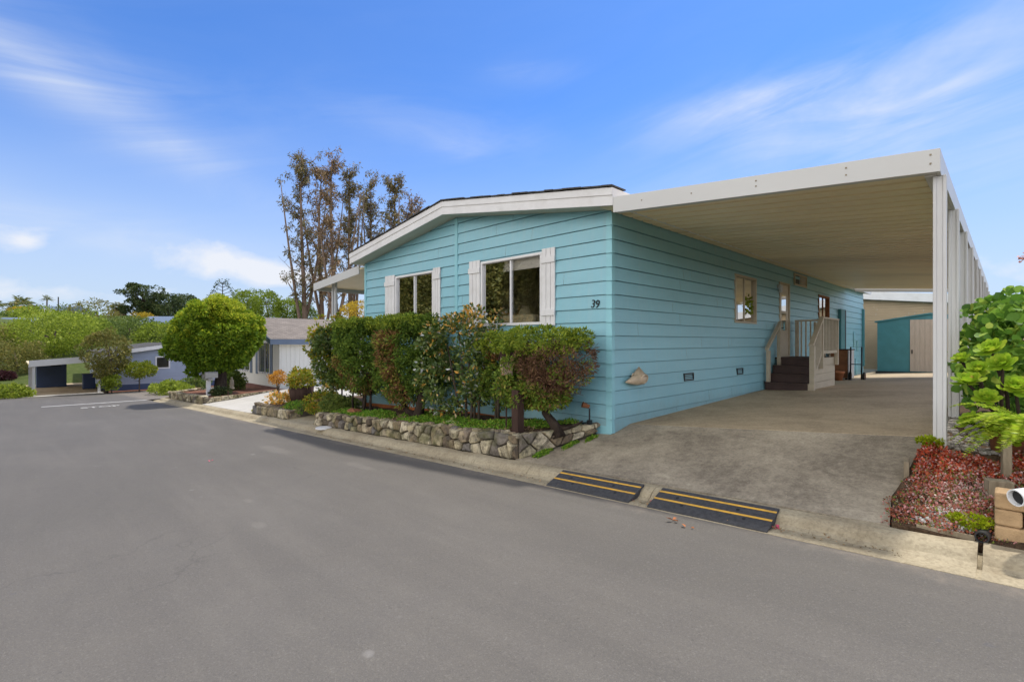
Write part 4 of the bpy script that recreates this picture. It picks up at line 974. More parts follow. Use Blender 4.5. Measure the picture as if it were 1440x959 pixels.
def stones(mb, A, B, hfn, out, cw, ch, depth, seed, gap=.012):
    """fieldstones set in a wall face from A to B (base points), height hfn(t), outward normal out"""
    A, B, out = np.array(A, float), np.array(B, float), np.array(out, float); d = B - A; L = float(np.linalg.norm(d)); r = random.Random(seed)
    Hm = max(hfn(0), hfn(.5), hfn(1))
    for poly in vor_cells(L, Hm, cw, ch, seed):
        q = []
        for i in range(len(poly)):
            a, b = poly[i], poly[(i + 1) % len(poly)]
            ln = math.hypot(b[0] - a[0], b[1] - a[1]); q.append(a)
            if ln > cw * .3: q.append(((a[0] + b[0]) / 2 + r.uniform(-.1, .1) * ln * .5, (a[1] + b[1]) / 2 + r.uniform(-.1, .1) * ln * .5))
        cx = sum(p[0] for p in q) / len(q); cz = sum(p[1] for p in q) / len(q)
        ex = max(math.hypot(p[0] - cx, p[1] - cz) for p in q)
        if ex < .03: continue
        dp = depth * r.uniform(.45, 1.1); ti = r.random(); vs_ = []; n = len(q)
        tlt = (r.uniform(-.35, .35), r.uniform(-.35, .35))
        def P3(x, z, o):
            t = min(1, max(0, x / L)); return A + d * t + np.array([0, 0, z / Hm * hfn(t)]) + out * o
        for sc_f, o in ((1, 0), (.97, .55), (.86, .9), (.5, 1.05)):
            for p in q:
                f = sc_f * (1 - gap / ex); x, z = cx + (p[0] - cx) * f, cz + (p[1] - cz) * f
                oo = dp * o * (1 + tlt[0] * (x - cx) / ex + tlt[1] * (z - cz) / ex + (r.uniform(-.12, .12) if o > .5 else 0))
                vs_.append(P3(x, z, oo))
        vs_.append(P3(cx, cz, dp * 1.02))
        fs = [(k * n + i, k * n + (i + 1) % n, (k + 1) * n + (i + 1) % n, (k + 1) * n + i) for k in range(3) for i in range(n)]
        fs += [(3 * n + i, 3 * n + (i + 1) % n, 4 * n) for i in range(n)]
        if np.dot(np.cross(d, np.array([0, 0, 1.0])), out) < 0: fs = [f[::-1] for f in fs]
        mb.add(vs_, fs, .02 + .97 * ti)
def rock(mb, c, r3, seed, tint=None):
    r = np.random.default_rng(seed); n, m = 10, 6; vs_ = []
    for j in range(m + 1):
        for i in range(n):
            a, b = 2 * math.pi * i / n, math.pi * j / m
            p = np.array([math.cos(a) * math.sin(b), math.sin(a) * math.sin(b), math.cos(b)])
            s = np.sign(p) * np.abs(p) ** .7 * (1 + r.uniform(-.13, .13) * (0 < j < m)); vs_.append(np.array(c) + s * np.array(r3))
    mb.add(vs_, [(j * n + i, (j + 1) * n + i, (j + 1) * n + (i + 1) % n, j * n + (i + 1) % n) for j in range(m) for i in range(n)], r.uniform(.05, .95) if tint is None else tint)

# raised bed in front of the house
def bed_z(x, y): return EYE - 1.275 + .052 * (x + 4.6) + .04 * smooth(5.0, 6.0, y) + .012 * math.sin(x * 5 + y * 3) + .010 * math.sin(x * 11 - y * 7)
SW = empty('stone_wall', (-7.8, 4.95, road_z(-7.8)), 'low retaining wall of pale fieldstones along the kerb in front of the turquoise house', 'wall')
yb = 4.93; mbw = MB()
A, B = (-11.15, yb, road_z(-11.15) + .10), (-4.78, yb, road_z(-4.78) + .10)
hf = lambda t: bed_z(lerp(A[0], B[0], t), 5.0) - lerp(A[2], B[2], t) + .015
stones(mbw, A, B, hf, (0, -1, 0), .20, .165, .085, 5, .018)
C_ = (-4.33, 6.12, .22); hr_ = lambda t: lerp(hf(1), .13, t)
on = np.array([C_[1] - B[1], -(C_[0] - B[0]), 0]); on /= np.linalg.norm(on)
stones(mbw, B, C_, hr_, on, .2, .14, .055, 8)
stones(mbw, (-11.15, 5.9, A[2] + .05), A, lambda t: hf(0), (-1, 0, 0), .2, .14, .05, 9)
for i in range(52):                                # cap stones
    x = -11.1 + i * .123; rock(mbw, (x, yb + .05 + random.uniform(-.02, .03), bed_z(x, 5) + .005 + random.uniform(-.015, .01)), (random.uniform(.05, .085), random.uniform(.05, .08), random.uniform(.022, .04)), 100 + i)
for i in range(12):
    t = i / 11; rock(mbw, (lerp(B[0], C_[0], t) - .04, lerp(B[1], C_[1], t) + .03, bed_z(-4.6, lerp(5, 6, t)) - .02), (random.uniform(.05, .08), random.uniform(.05, .09), .035), 200 + i)
mbw.build('stone_face', M['stone'], SW)
bk = MB(); n = 14
for i in range(n):
    a, b = lerp(A[0], B[0], i / n), lerp(A[0], B[0], (i + 1) / n)
    bk.prism([(a, yb + .004, road_z(a)), (b, yb + .004, road_z(b)), (b, yb + .004, bed_z(b, 5) + .0), (a, yb + .004, bed_z(a, 5) + .0)], (0, .14, 0))
iv = -on * .14
bk.prism([np.array(B) - on * .004 - (0, 0, .1), np.array(C_) - on * .004 - (0, 0, .1), np.array(C_) - on * .004 + (0, 0, .11), np.array(B) - on * .004 + (0, 0, hf(1) - .03)], iv)
bk.build('mortar', M['mortar'], SW)
nx = 40; bedm = MB(); ysb = np.linspace(5.0, 6.20, 9); P = []
for y in ysb:
    xr = np.interp(y, [5.0, 6.15], [-4.93, -4.50])
    for x in np.linspace(-11.1, xr, nx): P.append((x, y, bed_z(x, y)))
bedm.add(P, [(j * nx + i, j * nx + i + 1, (j + 1) * nx + i + 1, (j + 1) * nx + i) for j in range(8) for i in range(nx - 1)])
tag(bedm.build('planting_bed', M['soil'], smooth=True), kind='structure')

def cover(name, mat, regions, n, size, asp, zfn, hgt, label=None, seed=0, tintfn=None, out=.5):
    """ground cover: leaves rising from a bed inside soft round regions (x, y, rx, ry)"""
    Pn = []
    tot = sum(r[2] * r[3] for r in regions)
    for (x, y, rx, ry) in regions:
        k = int(n * rx * ry / tot); a = rng.uniform(0, 6.283, k); q = rng.uniform(0, 1, k) ** .5 * (1 + .18 * np.sin(a * 3 + x * 9) + .1 * np.sin(a * 7 + y * 5))
        xx, yy = x + rx * q * np.cos(a), y + ry * q * np.sin(a)
        tuft = .5 + .5 * np.sin(xx * 23 + 3 * np.sin(yy * 17)) * np.sin(yy * 27 + 2 * np.sin(xx * 13))
        zz = np.array([zfn(p, q_) for p, q_ in zip(xx, yy)]) + hgt * rng.uniform(0, 1, k) * (1 - q ** 4 * .8) * (.35 + .65 * tuft)
        Pn.append(np.stack([xx, yy, zz], 1))
    P = np.concatenate(Pn); N = unit(rng.normal(size=P.shape) * .5 + np.array([0, 0, 1.0]))
    o = leaves(name, P, N, size, asp, M[mat], None, (0, 0, 0), None if tintfn is None else tintfn(P), out=out)
    return tag(o, kind='stuff')
cover('ground_cover', 'L_cover', [(-9.5, 5.35, 1.0, .33), (-8.9, 5.12, .5, .16), (-7.2, 5.4, .75, .34), (-6.5, 5.35, .75, .3), (-5.75, 5.4, .6, .3), (-5.1, 5.75, .35, .25), (-10.6, 5.3, .45, .25), (-4.75, 5.95, .22, .12), (-8.2, 5.6, .5, .22), (-9.3, 5.02, .55, .09), (-6.2, 5.02, .5, .07), (-7.6, 5.02, .4, .06)], 26000, .032, .6, bed_z, .075)
cover('gutter_litter', 'L_euc', [(-2.0, 4.50, .9, .06), (-3.3, 4.49, .8, .05), (-1.0, 4.55, .5, .07), (-5.5, 4.52, 1.6, .05), (-8.5, 4.53, 2.0, .05)], 420, .022, .55, lambda x, y: road_z(x) + kerb_dz(y) + .004, .008, out=.1)
cover('leaf_litter', 'L_euc', [(-7.8, 5.3, 3.1, .33), (-5.4, 5.3, .7, .25)], 1500, .045, .5, bed_z, .015, out=.1)
fs_ = MB(); rock(fs_, (-6.55, 5.2, bed_z(-6.55, 5.2) + .03), (.2, .11, .025), 77, .62)
tag(fs_.build('stepping_stone', M['stone'], None, (-6.55, 5.2, bed_z(-6.55, 5.2))), 'flat pale stone lying in the green ground cover by the kerb', 'stone')
# moss tufts along the foot of the return wall
cover('moss', 'L_cover', [(-4.57, 5.2, .07, .2), (-4.42, 5.62, .05, .2), (-4.30, 5.95, .05, .15)], 2200, .022, .6, lambda x, y: apron_z(x, y) + .0, .05)

# brown post, birdhouse, path light
PO = empty('wooden_post', (-4.98, 5.12, bed_z(-5, 5.1)), 'short square dark brown wooden post standing in the bed by the kerb', 'post')
zb_ = bed_z(-5, 5.1)
MB().box(-5.045, -4.915, 5.06, 5.19, zb_ - .2, zb_ + .60).build('shaft', M['wood_brown'], PO, bevel=.006)
MB().box(-5.044, -4.916, 5.061, 5.189, zb_ + .601, zb_ + .61).build('cap', M['wood_brown'], PO)
bh = on_Y(712, 515, 5.22); BHs = empty('birdhouse', bh, 'small pinkish birdhouse on a thin stake showing through a gap in the hedge', 'birdhouse')
Rb = Matrix.Translation(Vector(bh)) @ Matrix.Rotation(math.radians(-28), 4, 'Z')
bm_ = MB(); bm_.prism([tuple(Rb @ Vector(p)) for p in ((-.075, -.075, -.13), (.075, -.075, -.13), (.075, -.075, .10), (0, -.075, .19), (-.075, -.075, .10))], tuple(Rb.to_3x3() @ Vector((0, .15, 0))))
bm_.build('body', M['birdhouse'], BHs)
rfb = MB()
for s in (-1, 1): rfb.prism([tuple(Rb @ Vector(p)) for p in ((0, -.10, .195), (s * .11, -.10, .075), (s * .11, -.10, .09), (0, -.10, .215))], tuple(Rb.to_3x3() @ Vector((0, .2, 0))))
rfb.build('roof', M['wood_brown'], BHs)
hp = [tuple(Rb @ Vector((.028 * math.cos(a), -.0765, .04 + .028 * math.sin(a)))) for a in np.linspace(0, 2 * math.pi, 14, endpoint=False)]
MB().prism(hp[::-1], tuple(Rb.to_3x3() @ Vector((0, -.003, 0)))).build('entrance_hole', M['dark'], BHs)
MB().tube([tuple(Rb @ Vector((0, 0, -.13))), (bh[0], bh[1], bed_z(bh[0], 5.22) - .1)], .012, 6).build('stake', M['wood_brown'], BHs)
pl_ = on_Y(829, 600, 6.0); PL = empty('path_light', pl_, 'small black garden spotlight on a stake at the corner of the stone bed', 'garden light')
MB().tube([(pl_[0], 6.0, bed_z(-4.4, 6) - .1), (pl_[0], 6.0, pl_[2] + .27)], .012, 8).box(pl_[0] - .03, pl_[0] + .03, 5.97, 6.03, bed_z(-4.5, 6) + .01, bed_z(-4.5, 6) + .07).build('stake', M['black_iron'], PL)
MB().tube([(pl_[0] - .02, 6.02, pl_[2] + .29), (pl_[0] - .085, 5.94, pl_[2] + .325)], [.028, .045], 12).build('lamp_head', M['rust'], PL, smooth=False)
ut = on_Y(455, 605.5, 4.74); UT = MB().lathe((ut[0], 4.745, road_z(ut[0]) + .114), [(.17, -.02), (.17, .006), (.155, .012), (.02, .013)], 24)
tag(UT.build('utility_cover', M['white'], None, (ut[0], 4.745, road_z(ut[0]) + .1)), 'round white utility cover set in the kerb at the left end of the fieldstone wall', 'cover')

# ================================================================= kerb ramps
def ramp(x0, x1, label, y0=4.43, y1=4.75):
    R_ = empty('kerb_ramp', ((x0 + x1) / 2, 4.6, road_z((x0 + x1) / 2)), label, 'kerb ramp', 'rubber ramps over the kerb')
    h0, h1 = .016, .132
    P = lambda x, t, o=0: (x, lerp(y0, y1, t), road_z(x) + lerp(h0, h1, t) + o)
    b = MB(); th = .022
    b.add([P(x0, 0), P(x1, 0), P(x1, 1), P(x0, 1), P(x0, 0, -.014), P(x1, 0, -.014), P(x1, 1, -th), P(x0, 1, -th)], [(0, 1, 2, 3), (7, 6, 5, 4), (0, 4, 5, 1), (1, 5, 6, 2), (2, 6, 7, 3), (3, 7, 4, 0)])
    b.build('plate', M['rubber'], R_, bevel=.003)
    for xr in np.linspace(x0 + .012, x1 - .012, 7):      # supporting ribs seen at the open side
        MB().prism([(xr - .01, y0 + .07, road_z(xr) + .012), (xr - .01, 4.635, road_z(xr) + .018), (xr - .01, y1 - .04, road_z(xr) + .112), (xr - .01, y0 + .07, road_z(xr) + .03)], (.02, 0, 0)).build('rib', M['rubber'], R_)
    for t in (.40, .76):
        MB().add([P(x0 + .004, t, .0025), P(x1 - .004, t, .0025), P(x1 - .004, t + .075, .0025), P(x0 + .004, t + .075, .0025)], [(0, 1, 2, 3)]).build('stripe', M['yellow'], R_)
    for (fx, t) in ((.2, .62), (.28, .32), (.72, .62), (.8, .3)):
        c = P(lerp(x0, x1, fx), t, .003); MB().add([(c[0] + .016 * math.cos(a), c[1] + .016 * math.sin(a), c[2] + .016 * math.sin(a) * .36) for a in np.linspace(0, 6.283, 12, endpoint=False)], [tuple(range(12))]).build('bolt_hole', M['dark'], R_)
ramp(-3.84, -2.74, 'black rubber kerb ramp with yellow stripes nearer the stone wall')
ramp(-2.53, -1.42, 'black rubber kerb ramp with yellow stripes nearer the drain pipe and red ground cover')
def on_road(px, py, dz=0):
    r = ray(px, py); k = (.02 + dz - EYE) / (r[2] - .04 * r[0]); return r * k + np.array([0, 0, EYE])
def scrap(name, px, py, s, mat, label, cat, n=5, group=None):
    c = on_road(px, py, .01); mb = MB(); r = random.Random(int(px))
    for i in range(n):
        a = r.uniform(0, 6.28); b = s * r.uniform(.5, 1); o = c + np.array([r.uniform(-s, s) * .5, r.uniform(-s, s) * .5, 0])
        u_, v_ = np.array([math.cos(a), math.sin(a), r.uniform(.1, .5)]) * b, np.array([-math.sin(a), math.cos(a), r.uniform(0, .3)]) * b * .55
        mb.add([o, o + u_ * .5 + v_ * .5 + (0, 0, .01), o + u_, o + u_ * .5 - v_ * .5 + (0, 0, .006)], [(0, 1, 2, 3)])
    ob = mb.build(name, M[mat], None, c); tag(ob, label, cat, group); so3 = ob.modifiers.new('thick', 'SOLIDIFY'); so3.thickness = .0015
scrap('fallen_leaf', 951, 731, .075, 'leaf_orange', 'curled orange leaf on the road just below the second kerb ramp', 'leaf', 4, 'fallen leaves')
scrap('fallen_leaf', 967, 742, .06, 'leaf_orange', 'flat tan leaf on the road farther from the ramps', 'leaf', 2, 'fallen leaves')
scrap('fallen_petals', 886, 703, .04, 'pink', 'pink petals at the open end of the ramp nearer the stone wall', 'petals', 4, 'fallen petals')
scrap('fallen_petals', 919, 705, .045, 'pink', 'pink petals in the gap between the two kerb ramps', 'petals', 5, 'fallen petals')
scrap('fallen_petals', 1093, 743, .05, 'pink', 'pink petals at the end of the ramp nearer the drain pipe', 'petals', 6, 'fallen petals')
scrap('fallen_petals', 297, 648, .06, 'pink', 'single red petal lying alone on the open asphalt', 'petal', 2, 'fallen petals')

# ================================================================= hedge along the front
def tint_mix(lo, hi, patch=None):
    def f(P, d, idx):
        t = rng.uniform(lo, hi, len(P))
        return t if patch is None else patch(P, d, idx, t)
    return f
def shrub_parts(root, c, r, mat, npuff, per, pr, leaf, asp, seed, power=3.2, amp=.13, inner=.6, zmin=-1, tint=None, gap=0, out=.6, name='foliage', droop=0):
    P, d, idx, D = crown_points(c, r, npuff, per, pr, seed, inner, amp, power, zmin, gap=gap)
    t = rng.uniform(0, 1, len(P)) if tint is None else tint(P, d, idx)
    return leaves(name, P, d, leaf, asp, M[mat], root, tint=t, out=out, droop=droop), P
def stems(root, base_pts, top_pts, r0, mat, name='stem', wob=.05, seed=0):
    r = random.Random(seed); mb = MB()
    for (a, b, q) in zip(base_pts, top_pts, r0):
        a, b = np.array(a, float), np.array(b, float); pts = [a + (b - a) * t + np.array([r.uniform(-wob, wob), r.uniform(-wob, wob), 0]) * (0 < t < 1) for t in (0, .3, .6, 1)]
        mb.tube(pts, [q * 1.25, q, q * .8, q * .5], 8)
    return mb.build(name, M[mat], root, smooth=True)
def noise3(P, k, seed):
    r = np.random.default_rng(seed); s = np.zeros(len(P))
    for _ in range(7): s += np.sin(P @ (r.normal(size=3) * k) + r.uniform(0, 6))
    return s / 4
# leftmost, loose yellow-green
c = on_Y(472, 497, 5.55); A1 = empty('hedge_shrub', (c[0], c[1], bed_z(c[0], 5.5)), 'loose yellow green leafy shrub at the far left end of the front hedge', 'shrub', 'hedge shrubs in the stone bed')
shrub_parts(A1, c, (.42, .42, .76), 'L_photinia', 150, 40, .15, .085, .55, 21, 2.4, .22, .5, tint=lambda P, d, i: np.where(noise3(P, 4, 1) > .3, rng.uniform(.4, .72, len(P)), rng.uniform(.1, .5, len(P))))
shrub_parts(A1, c + (-.04, -.06, .06), (.44, .42, .74), 'L_yellowgreen', 60, 40, .14, .08, .5, 22, 2.4, .25, .6, name='young_leaves')
stems(A1, [(c[0], 5.5, bed_z(c[0], 5.5) - .05), (c[0] + .2, 5.6, bed_z(c[0], 5.5) - .05)], [c + (-.1, 0, .2), c + (.25, 0, .2)], [.022, .02], 'bark')
# clipped juniper pair
def jun_tint(sd, thr, zc_):
    def f(P, d, i):
        t = rng.uniform(0, .74, len(P)) ** 1.0
        br = (noise3(P * np.array([1, 1, .8]), 3.2, sd) > thr) & (P[:, 2] < zc_)
        return np.where(br & (rng.uniform(0, 1, len(P)) < .7), rng.uniform(.78, 1, len(P)), t)
    return f
c = on_Y(510, 500, 5.60); J1 = empty('hedge_shrub', (c[0], c[1], bed_z(c[0], 5.6)), 'clipped dark green conifer hedge on several thin stems with a brown patch near its top', 'shrub', 'hedge shrubs in the stone bed')
shrub_parts(J1, c, (.62, .50, .78), 'L_juniper', 400, 60, .12, .064, .35, 31, 4, .12, .5, tint=jun_tint(3, .35, c[2] + .55))
shrub_parts(J1, c + (0, 0, .66), (.60, .48, .13), 'L_juniper_lit', 80, 45, .08, .055, .34, 32, 3, .12, .5, zmin=-.2, name='lit_clipped_top')  # top layer in the sunlit copy of the leaf colour
stems(J1, [(c[0] + dx, 5.5 + dy, bed_z(c[0], 5.5) - .05) for dx, dy in ((-.25, 0), (-.1, .15), (.12, .05), (.3, -.05), (.42, .1), (.55, .0))], [(c[0] + dx, 5.6 + dy, c[2] - .3) for dx, dy in ((-.35, 0), (-.12, .1), (.05, .0), (.16, .0), (.22, .1), (.3, 0))], [.022, .028, .02, .028, .025, .028], 'bark')
c = on_Y(573, 502, 5.58); J2 = empty('hedge_shrub', (c[0], c[1], bed_z(c[0], 5.6)), 'clipped dark green conifer on a thick twisted trunk in the middle of the hedge', 'shrub', 'hedge shrubs in the stone bed')
shrub_parts(J2, c, (.66, .52, .76), 'L_juniper', 430, 62, .13, .066, .36, 41, 3.6, .12, .45, tint=jun_tint(8, .45, c[2] + .5))
shrub_parts(J2, c + (0, 0, .64), (.64, .48, .13), 'L_juniper_lit', 85, 45, .08, .055, .34, 42, 3, .12, .5, zmin=-.2, name='lit_clipped_top')
zb_ = bed_z(c[0], 5.5); tk = on_Y(588, 572, 5.45)
MB().tube([(tk[0], 5.45, zb_ - .1), (tk[0] + .0, 5.45, zb_ + .08), (tk[0] + .06, 5.47, zb_ + .3), (tk[0] + .08, 5.5, zb_ + .55), (tk[0] - .05, 5.55, zb_ + 1.0)], [.13, .105, .085, .075, .05], 10).tube([(tk[0] - .03, 5.45, zb_ + .06), (tk[0] - .30, 5.4, zb_ + .14), (tk[0] - .46, 5.38, zb_ + .32), (tk[0] - .45, 5.45, zb_ + .62), (tk[0] - .3, 5.5, zb_ + .95)], [.06, .058, .05, .042, .03], 9).tube([(tk[0] + .02, 5.46, zb_ + .4), (tk[0] - .15, 5.5, zb_ + .62), (tk[0] - .2, 5.6, zb_ + 1.0)], [.045, .04, .03], 8).build('trunk', M['bark'], J2, smooth=True)
# glossy shrub with red new leaves
c = on_Y(652, 508, 5.62); PH = empty('hedge_shrub', (c[0], c[1], bed_z(c[0], 5.6)), 'tall glossy leaved shrub with orange new growth on top and pale flower buds', 'shrub', 'hedge shrubs in the stone bed')
def ph_t(P, d, i):
    up = (P[:, 2] - c[2]) / .8; t = rng.uniform(0, .56, len(P))
    red = rng.uniform(0, 1, len(P)) < np.clip((up - .5) * 1.0, .06, .42)
    t = np.where(red, rng.uniform(.62, .88, len(P)), t); return np.where(rng.uniform(0, 1, len(P)) < .05, .96, t)
shrub_parts(PH, c, (.80, .50, .84), 'L_photinia', 240, 32, .15, .082, .5, 51, 2.6, .18, .4, tint=ph_t, gap=.72)
zb_ = bed_z(c[0], 5.6)
stems(PH, [(c[0] + dx, 5.55, zb_ - .05) for dx in (.08, .16, .26, .36, .48)], [(c[0] + dx, 5.6, c[2] + dz) for dx, dz in ((-.45, .3), (-.1, .5), (.15, .4), (.35, .55), (.6, .2))], [.018, .022, .02, .02, .018], 'bark_mid')
c = on_Y(701, 520, 5.75); TH = empty('hedge_shrub', (c[0], c[1], bed_z(c[0], 5.7)), 'thin half bare conifer beside the birdhouse with reddish brown twigs', 'shrub', 'hedge shrubs in the stone bed')
shrub_parts(TH, c + (0, 0, -.08), (.34, .3, .48), 'L_juniper', 110, 50, .09, .06, .34, 61, 2.4, .2, .4, tint=lambda P, d, i: np.where(P[:, 2] > c[2] + .18, rng.uniform(.78, 1, len(P)), rng.uniform(.2, .84, len(P))), gap=.8)
shrub_parts(TH, c + (.0, 0, .40), (.45, .38, .16), 'L_juniper_lit', 60, 45, .08, .055, .34, 62, 3, .1, .5, name='lit_clipped_top')
stems(TH, [(c[0] + .05, 5.7, bed_z(c[0], 5.7) - .05), (c[0] - .08, 5.75, bed_z(c[0], 5.7) - .05)], [c + (.1, 0, .4), c + (-.12, 0, .35)], [.024, .02], 'bark_mid')
# right hand shrub with the dead brown side
c = on_Y(768, 516, 5.56); BR = empty('hedge_shrub', (c[0], c[1], bed_z(c[0], 5.5)), 'clipped shrub with a dead brown hollow under its green top, rightmost of the hedge', 'shrub', 'hedge shrubs in the stone bed')
shrub_parts(BR, c + (-.16, 0, .37), (.72, .5, .16), 'L_juniper_lit', 150, 50, .08, .055, .34, 71, 3.2, .12, .5, name='lit_clipped_top', tint=lambda P, d, i: rng.uniform(0, 1, len(P)))
shrub_parts(BR, c + (-.38, -.04, -.14), (.22, .42, .38), 'L_juniper', 130, 50, .1, .06, .34, 72, 2.6, .15, .5, tint=lambda P, d, i: rng.uniform(.25, .86, len(P)))
shrub_parts(BR, c + (-.16, -.06, -.42), (.46, .42, .17), 'L_juniper', 130, 45, .09, .06, .34, 73, 2.4, .2, .5, name='lower_foliage', tint=lambda P, d, i: rng.uniform(.3, .9, len(P)))
shrub_parts(BR, c + (.52, .05, .05), (.14, .36, .36), 'L_juniper', 26, 26, .1, .055, .34, 74, 2.2, .3, .5, name='sparse_foliage', gap=.7, tint=lambda P, d, i: rng.uniform(.3, 1, len(P)))
tw = MB(); r_ = random.Random(12)
for i in range(230):                               # bare twigs of the dead side
    a = np.array([c[0] + .05 + r_.uniform(-.15, .15), 5.56 + r_.uniform(-.1, .1), c[2] + r_.uniform(-.45, -.1)])
    w_, e_ = r_.uniform(0, 6.28), r_.uniform(-.15, .9); L = r_.uniform(.3, .66)
    b = a + np.array([math.cos(w_) * .95, math.sin(w_) * .62, math.sin(e_) * .8]) * L
    b[2] = min(b[2], c[2] + .34); m1 = (a + b) / 2 + np.array([r_.uniform(-.08, .08), r_.uniform(-.06, .06), r_.uniform(-.06, .08)])
    tw.tube([a, m1, b], [.009, .006, .002], 4, False)
    for k in range(3):
        s = m1 + (b - m1) * r_.uniform(0, .9); e = s + np.array([r_.uniform(-.16, .16), r_.uniform(-.14, .14), r_.uniform(-.1, .16)]); tw.tube([s, (s + e) / 2 + np.array([r_.uniform(-.02, .02)] * 3), e], [.004, .003, .001], 4, False)
tw.build('dead_twig', M['twig'], BR)
shrub_parts(BR, c + (.17, -.08, .02), (.52, .48, .34), 'L_dead', 230, 34, .1, .075, .16, 75, 2.4, .2, .5, name='dry_leaves', gap=.85, tint=lambda P, d, i: rng.uniform(.1, 1, len(P)))
zb_ = bed_z(c[0], 5.5)
MB().tube([(c[0] + .30, 5.5, zb_ - .08), (c[0] + .22, 5.5, zb_ + .08), (c[0] + .02, 5.52, zb_ + .24), (c[0] - .08, 5.56, zb_ + .62)], [.10, .07, .055, .04], 10).tube([(c[0] + .24, 5.5, zb_ + .04), (c[0] + .36, 5.55, zb_ + .05), (c[0] + .48, 5.64, zb_ + .10), (c[0] + .56, 5.7, zb_ + .16)], [.05, .03, .022, .01], 8).build('trunk', M['bark'], BR, smooth=True)

# ================================================================= right hand bed
def rbed_z(x, y): return float(np.interp(y, [4.86, 5.4, 6.0, 7.5, 10, 14], [0, .20, .45, .58, .62, .62])) + road_z(x) + .118 + .02 * math.sin(x * 6 + y * 5) - .09 * (1 - smooth(-.66, -.50, x)) * smooth(5.0, 5.8, y)
tag(skirted(rbed_z, lambda y: float(apron_right(min(y, 6.7))) + .012, lambda y: 6, list(np.linspace(4.868, 14, 44)), 60, .4).build('side_bed', M['soil'], smooth=False), kind='structure')
def sed_t(P): 
    n = noise3(P, 3.5, 4); t = np.clip(.50 + .20 * n + rng.normal(0, .17, len(P)), 0, .84); return np.where((noise3(P, 2.2, 9) > 1.0) | (rng.uniform(0, 1, len(P)) < .24), rng.uniform(.86, 1, len(P)), t)
cover('sedum', 'L_sedum', [(-.34, 5.02, .36, .16), (-.40, 5.3, .32, .2), (-.05, 5.25, .3, .25), (.25, 5.55, .4, .3), (.8, 5.5, .6, .4), (-.3, 5.5, .3, .2), (1.6, 5.6, .6, .5), (.5, 6.2, .5, .4)], 32000, .021, .7, rbed_z, .085, tintfn=sed_t)
cover('red_sedum', 'L_sedum_red', [(-.42, 5.62, .24, .16), (-.22, 5.72, .3, .18), (-.05, 5.62, .2, .13), (-.5, 5.9, .12, .12), (.15, 5.9, .2, .15)], 6500, .022, .7, rbed_z, .10, tintfn=lambda P: np.clip(.45 + .2 * noise3(P, 4, 2) + rng.normal(0, .3, len(P)), 0, 1))
for (x, y, s, lab) in ((-.21, 5.02, .075, 'bright yellow green sedum clump beside the black drain pipe'), (-.50, 5.98, .06, 'small chartreuse sedum tuft at the foot of the front carport post')):
    P_, d_, i_, D2_ = crown_points((x, y, rbed_z(x, y) + .05), (s * 1.4, s, s * .55), 40, 16, .025, int(s * 1000), .5)
    tag(leaves('sedum_clump', P_, d_, .026, .7, M['L_chart'], None, (x, y, rbed_z(x, y))), lab, 'plant')
cover('white_pebbles', 'L_photinia', [(-.28, 5.12, .2, .07), (-.3, 4.98, .2, .05)], 420, .03, .9, rbed_z, .03, tintfn=lambda P: np.full(len(P), .97))
gv = MB(); r_ = random.Random(3)
for i in range(420):
    x, y = r_.uniform(-.52, .12), r_.uniform(6.0, 7.4); s = r_.uniform(.012, .03); rock(gv, (x, y, rbed_z(x, y) + s * .4), (s, s * r_.uniform(.7, 1.2), s * .7), i, r_.random())
tag(gv.build('gravel', M['pebble']), kind='stuff')
def wood_stump(x, y, w_, d_, h, rot, label, nm_='timber_stump'):
    z = rbed_z(x, y); R_ = Matrix.Translation((x, y, z)) @ Matrix.Rotation(rot, 4, 'Z')
    o = MB().box(-w_, w_, -d_, d_, -.1, h, R_).build(nm_, M['wood_grey'], None, (x, y, z), bevel=.008); tag(o, label, 'timber')
p = on_Y(1403, 585, 5.62); wood_stump(-.012, 5.62, .028, .03, .36, .3, 'thin upright weathered stake among the red ground cover', 'timber_stake')
wood_stump(-.052, 5.38, .075, .05, .14, .35, 'short squared timber end showing in the red sedum by the brick wall')
wood_stump(-.66, 5.78, .02, .12, .10, .1, 'weathered edging board at the driveway edge by the front carport post', 'edging_board')
TPt = empty('large_pot', (.06, 6.25, rbed_z(.06, 6.25)), 'rust brown clay pot behind the thin wooden stake', 'pot')
MB().lathe((.0, 6.15, rbed_z(.0, 6.15)), [(.11, 0), (.14, .22), (.16, .22), (.16, .30), (.13, .30), (.12, .24)], 18).build('body', M['rust'], TPt, smooth=True)
MB().lathe((.0, 6.15, rbed_z(.0, 6.15) + .2), [(.115, 0), (.115, .03), (.02, .04)], 14).build('soil', M['soil'], TPt)
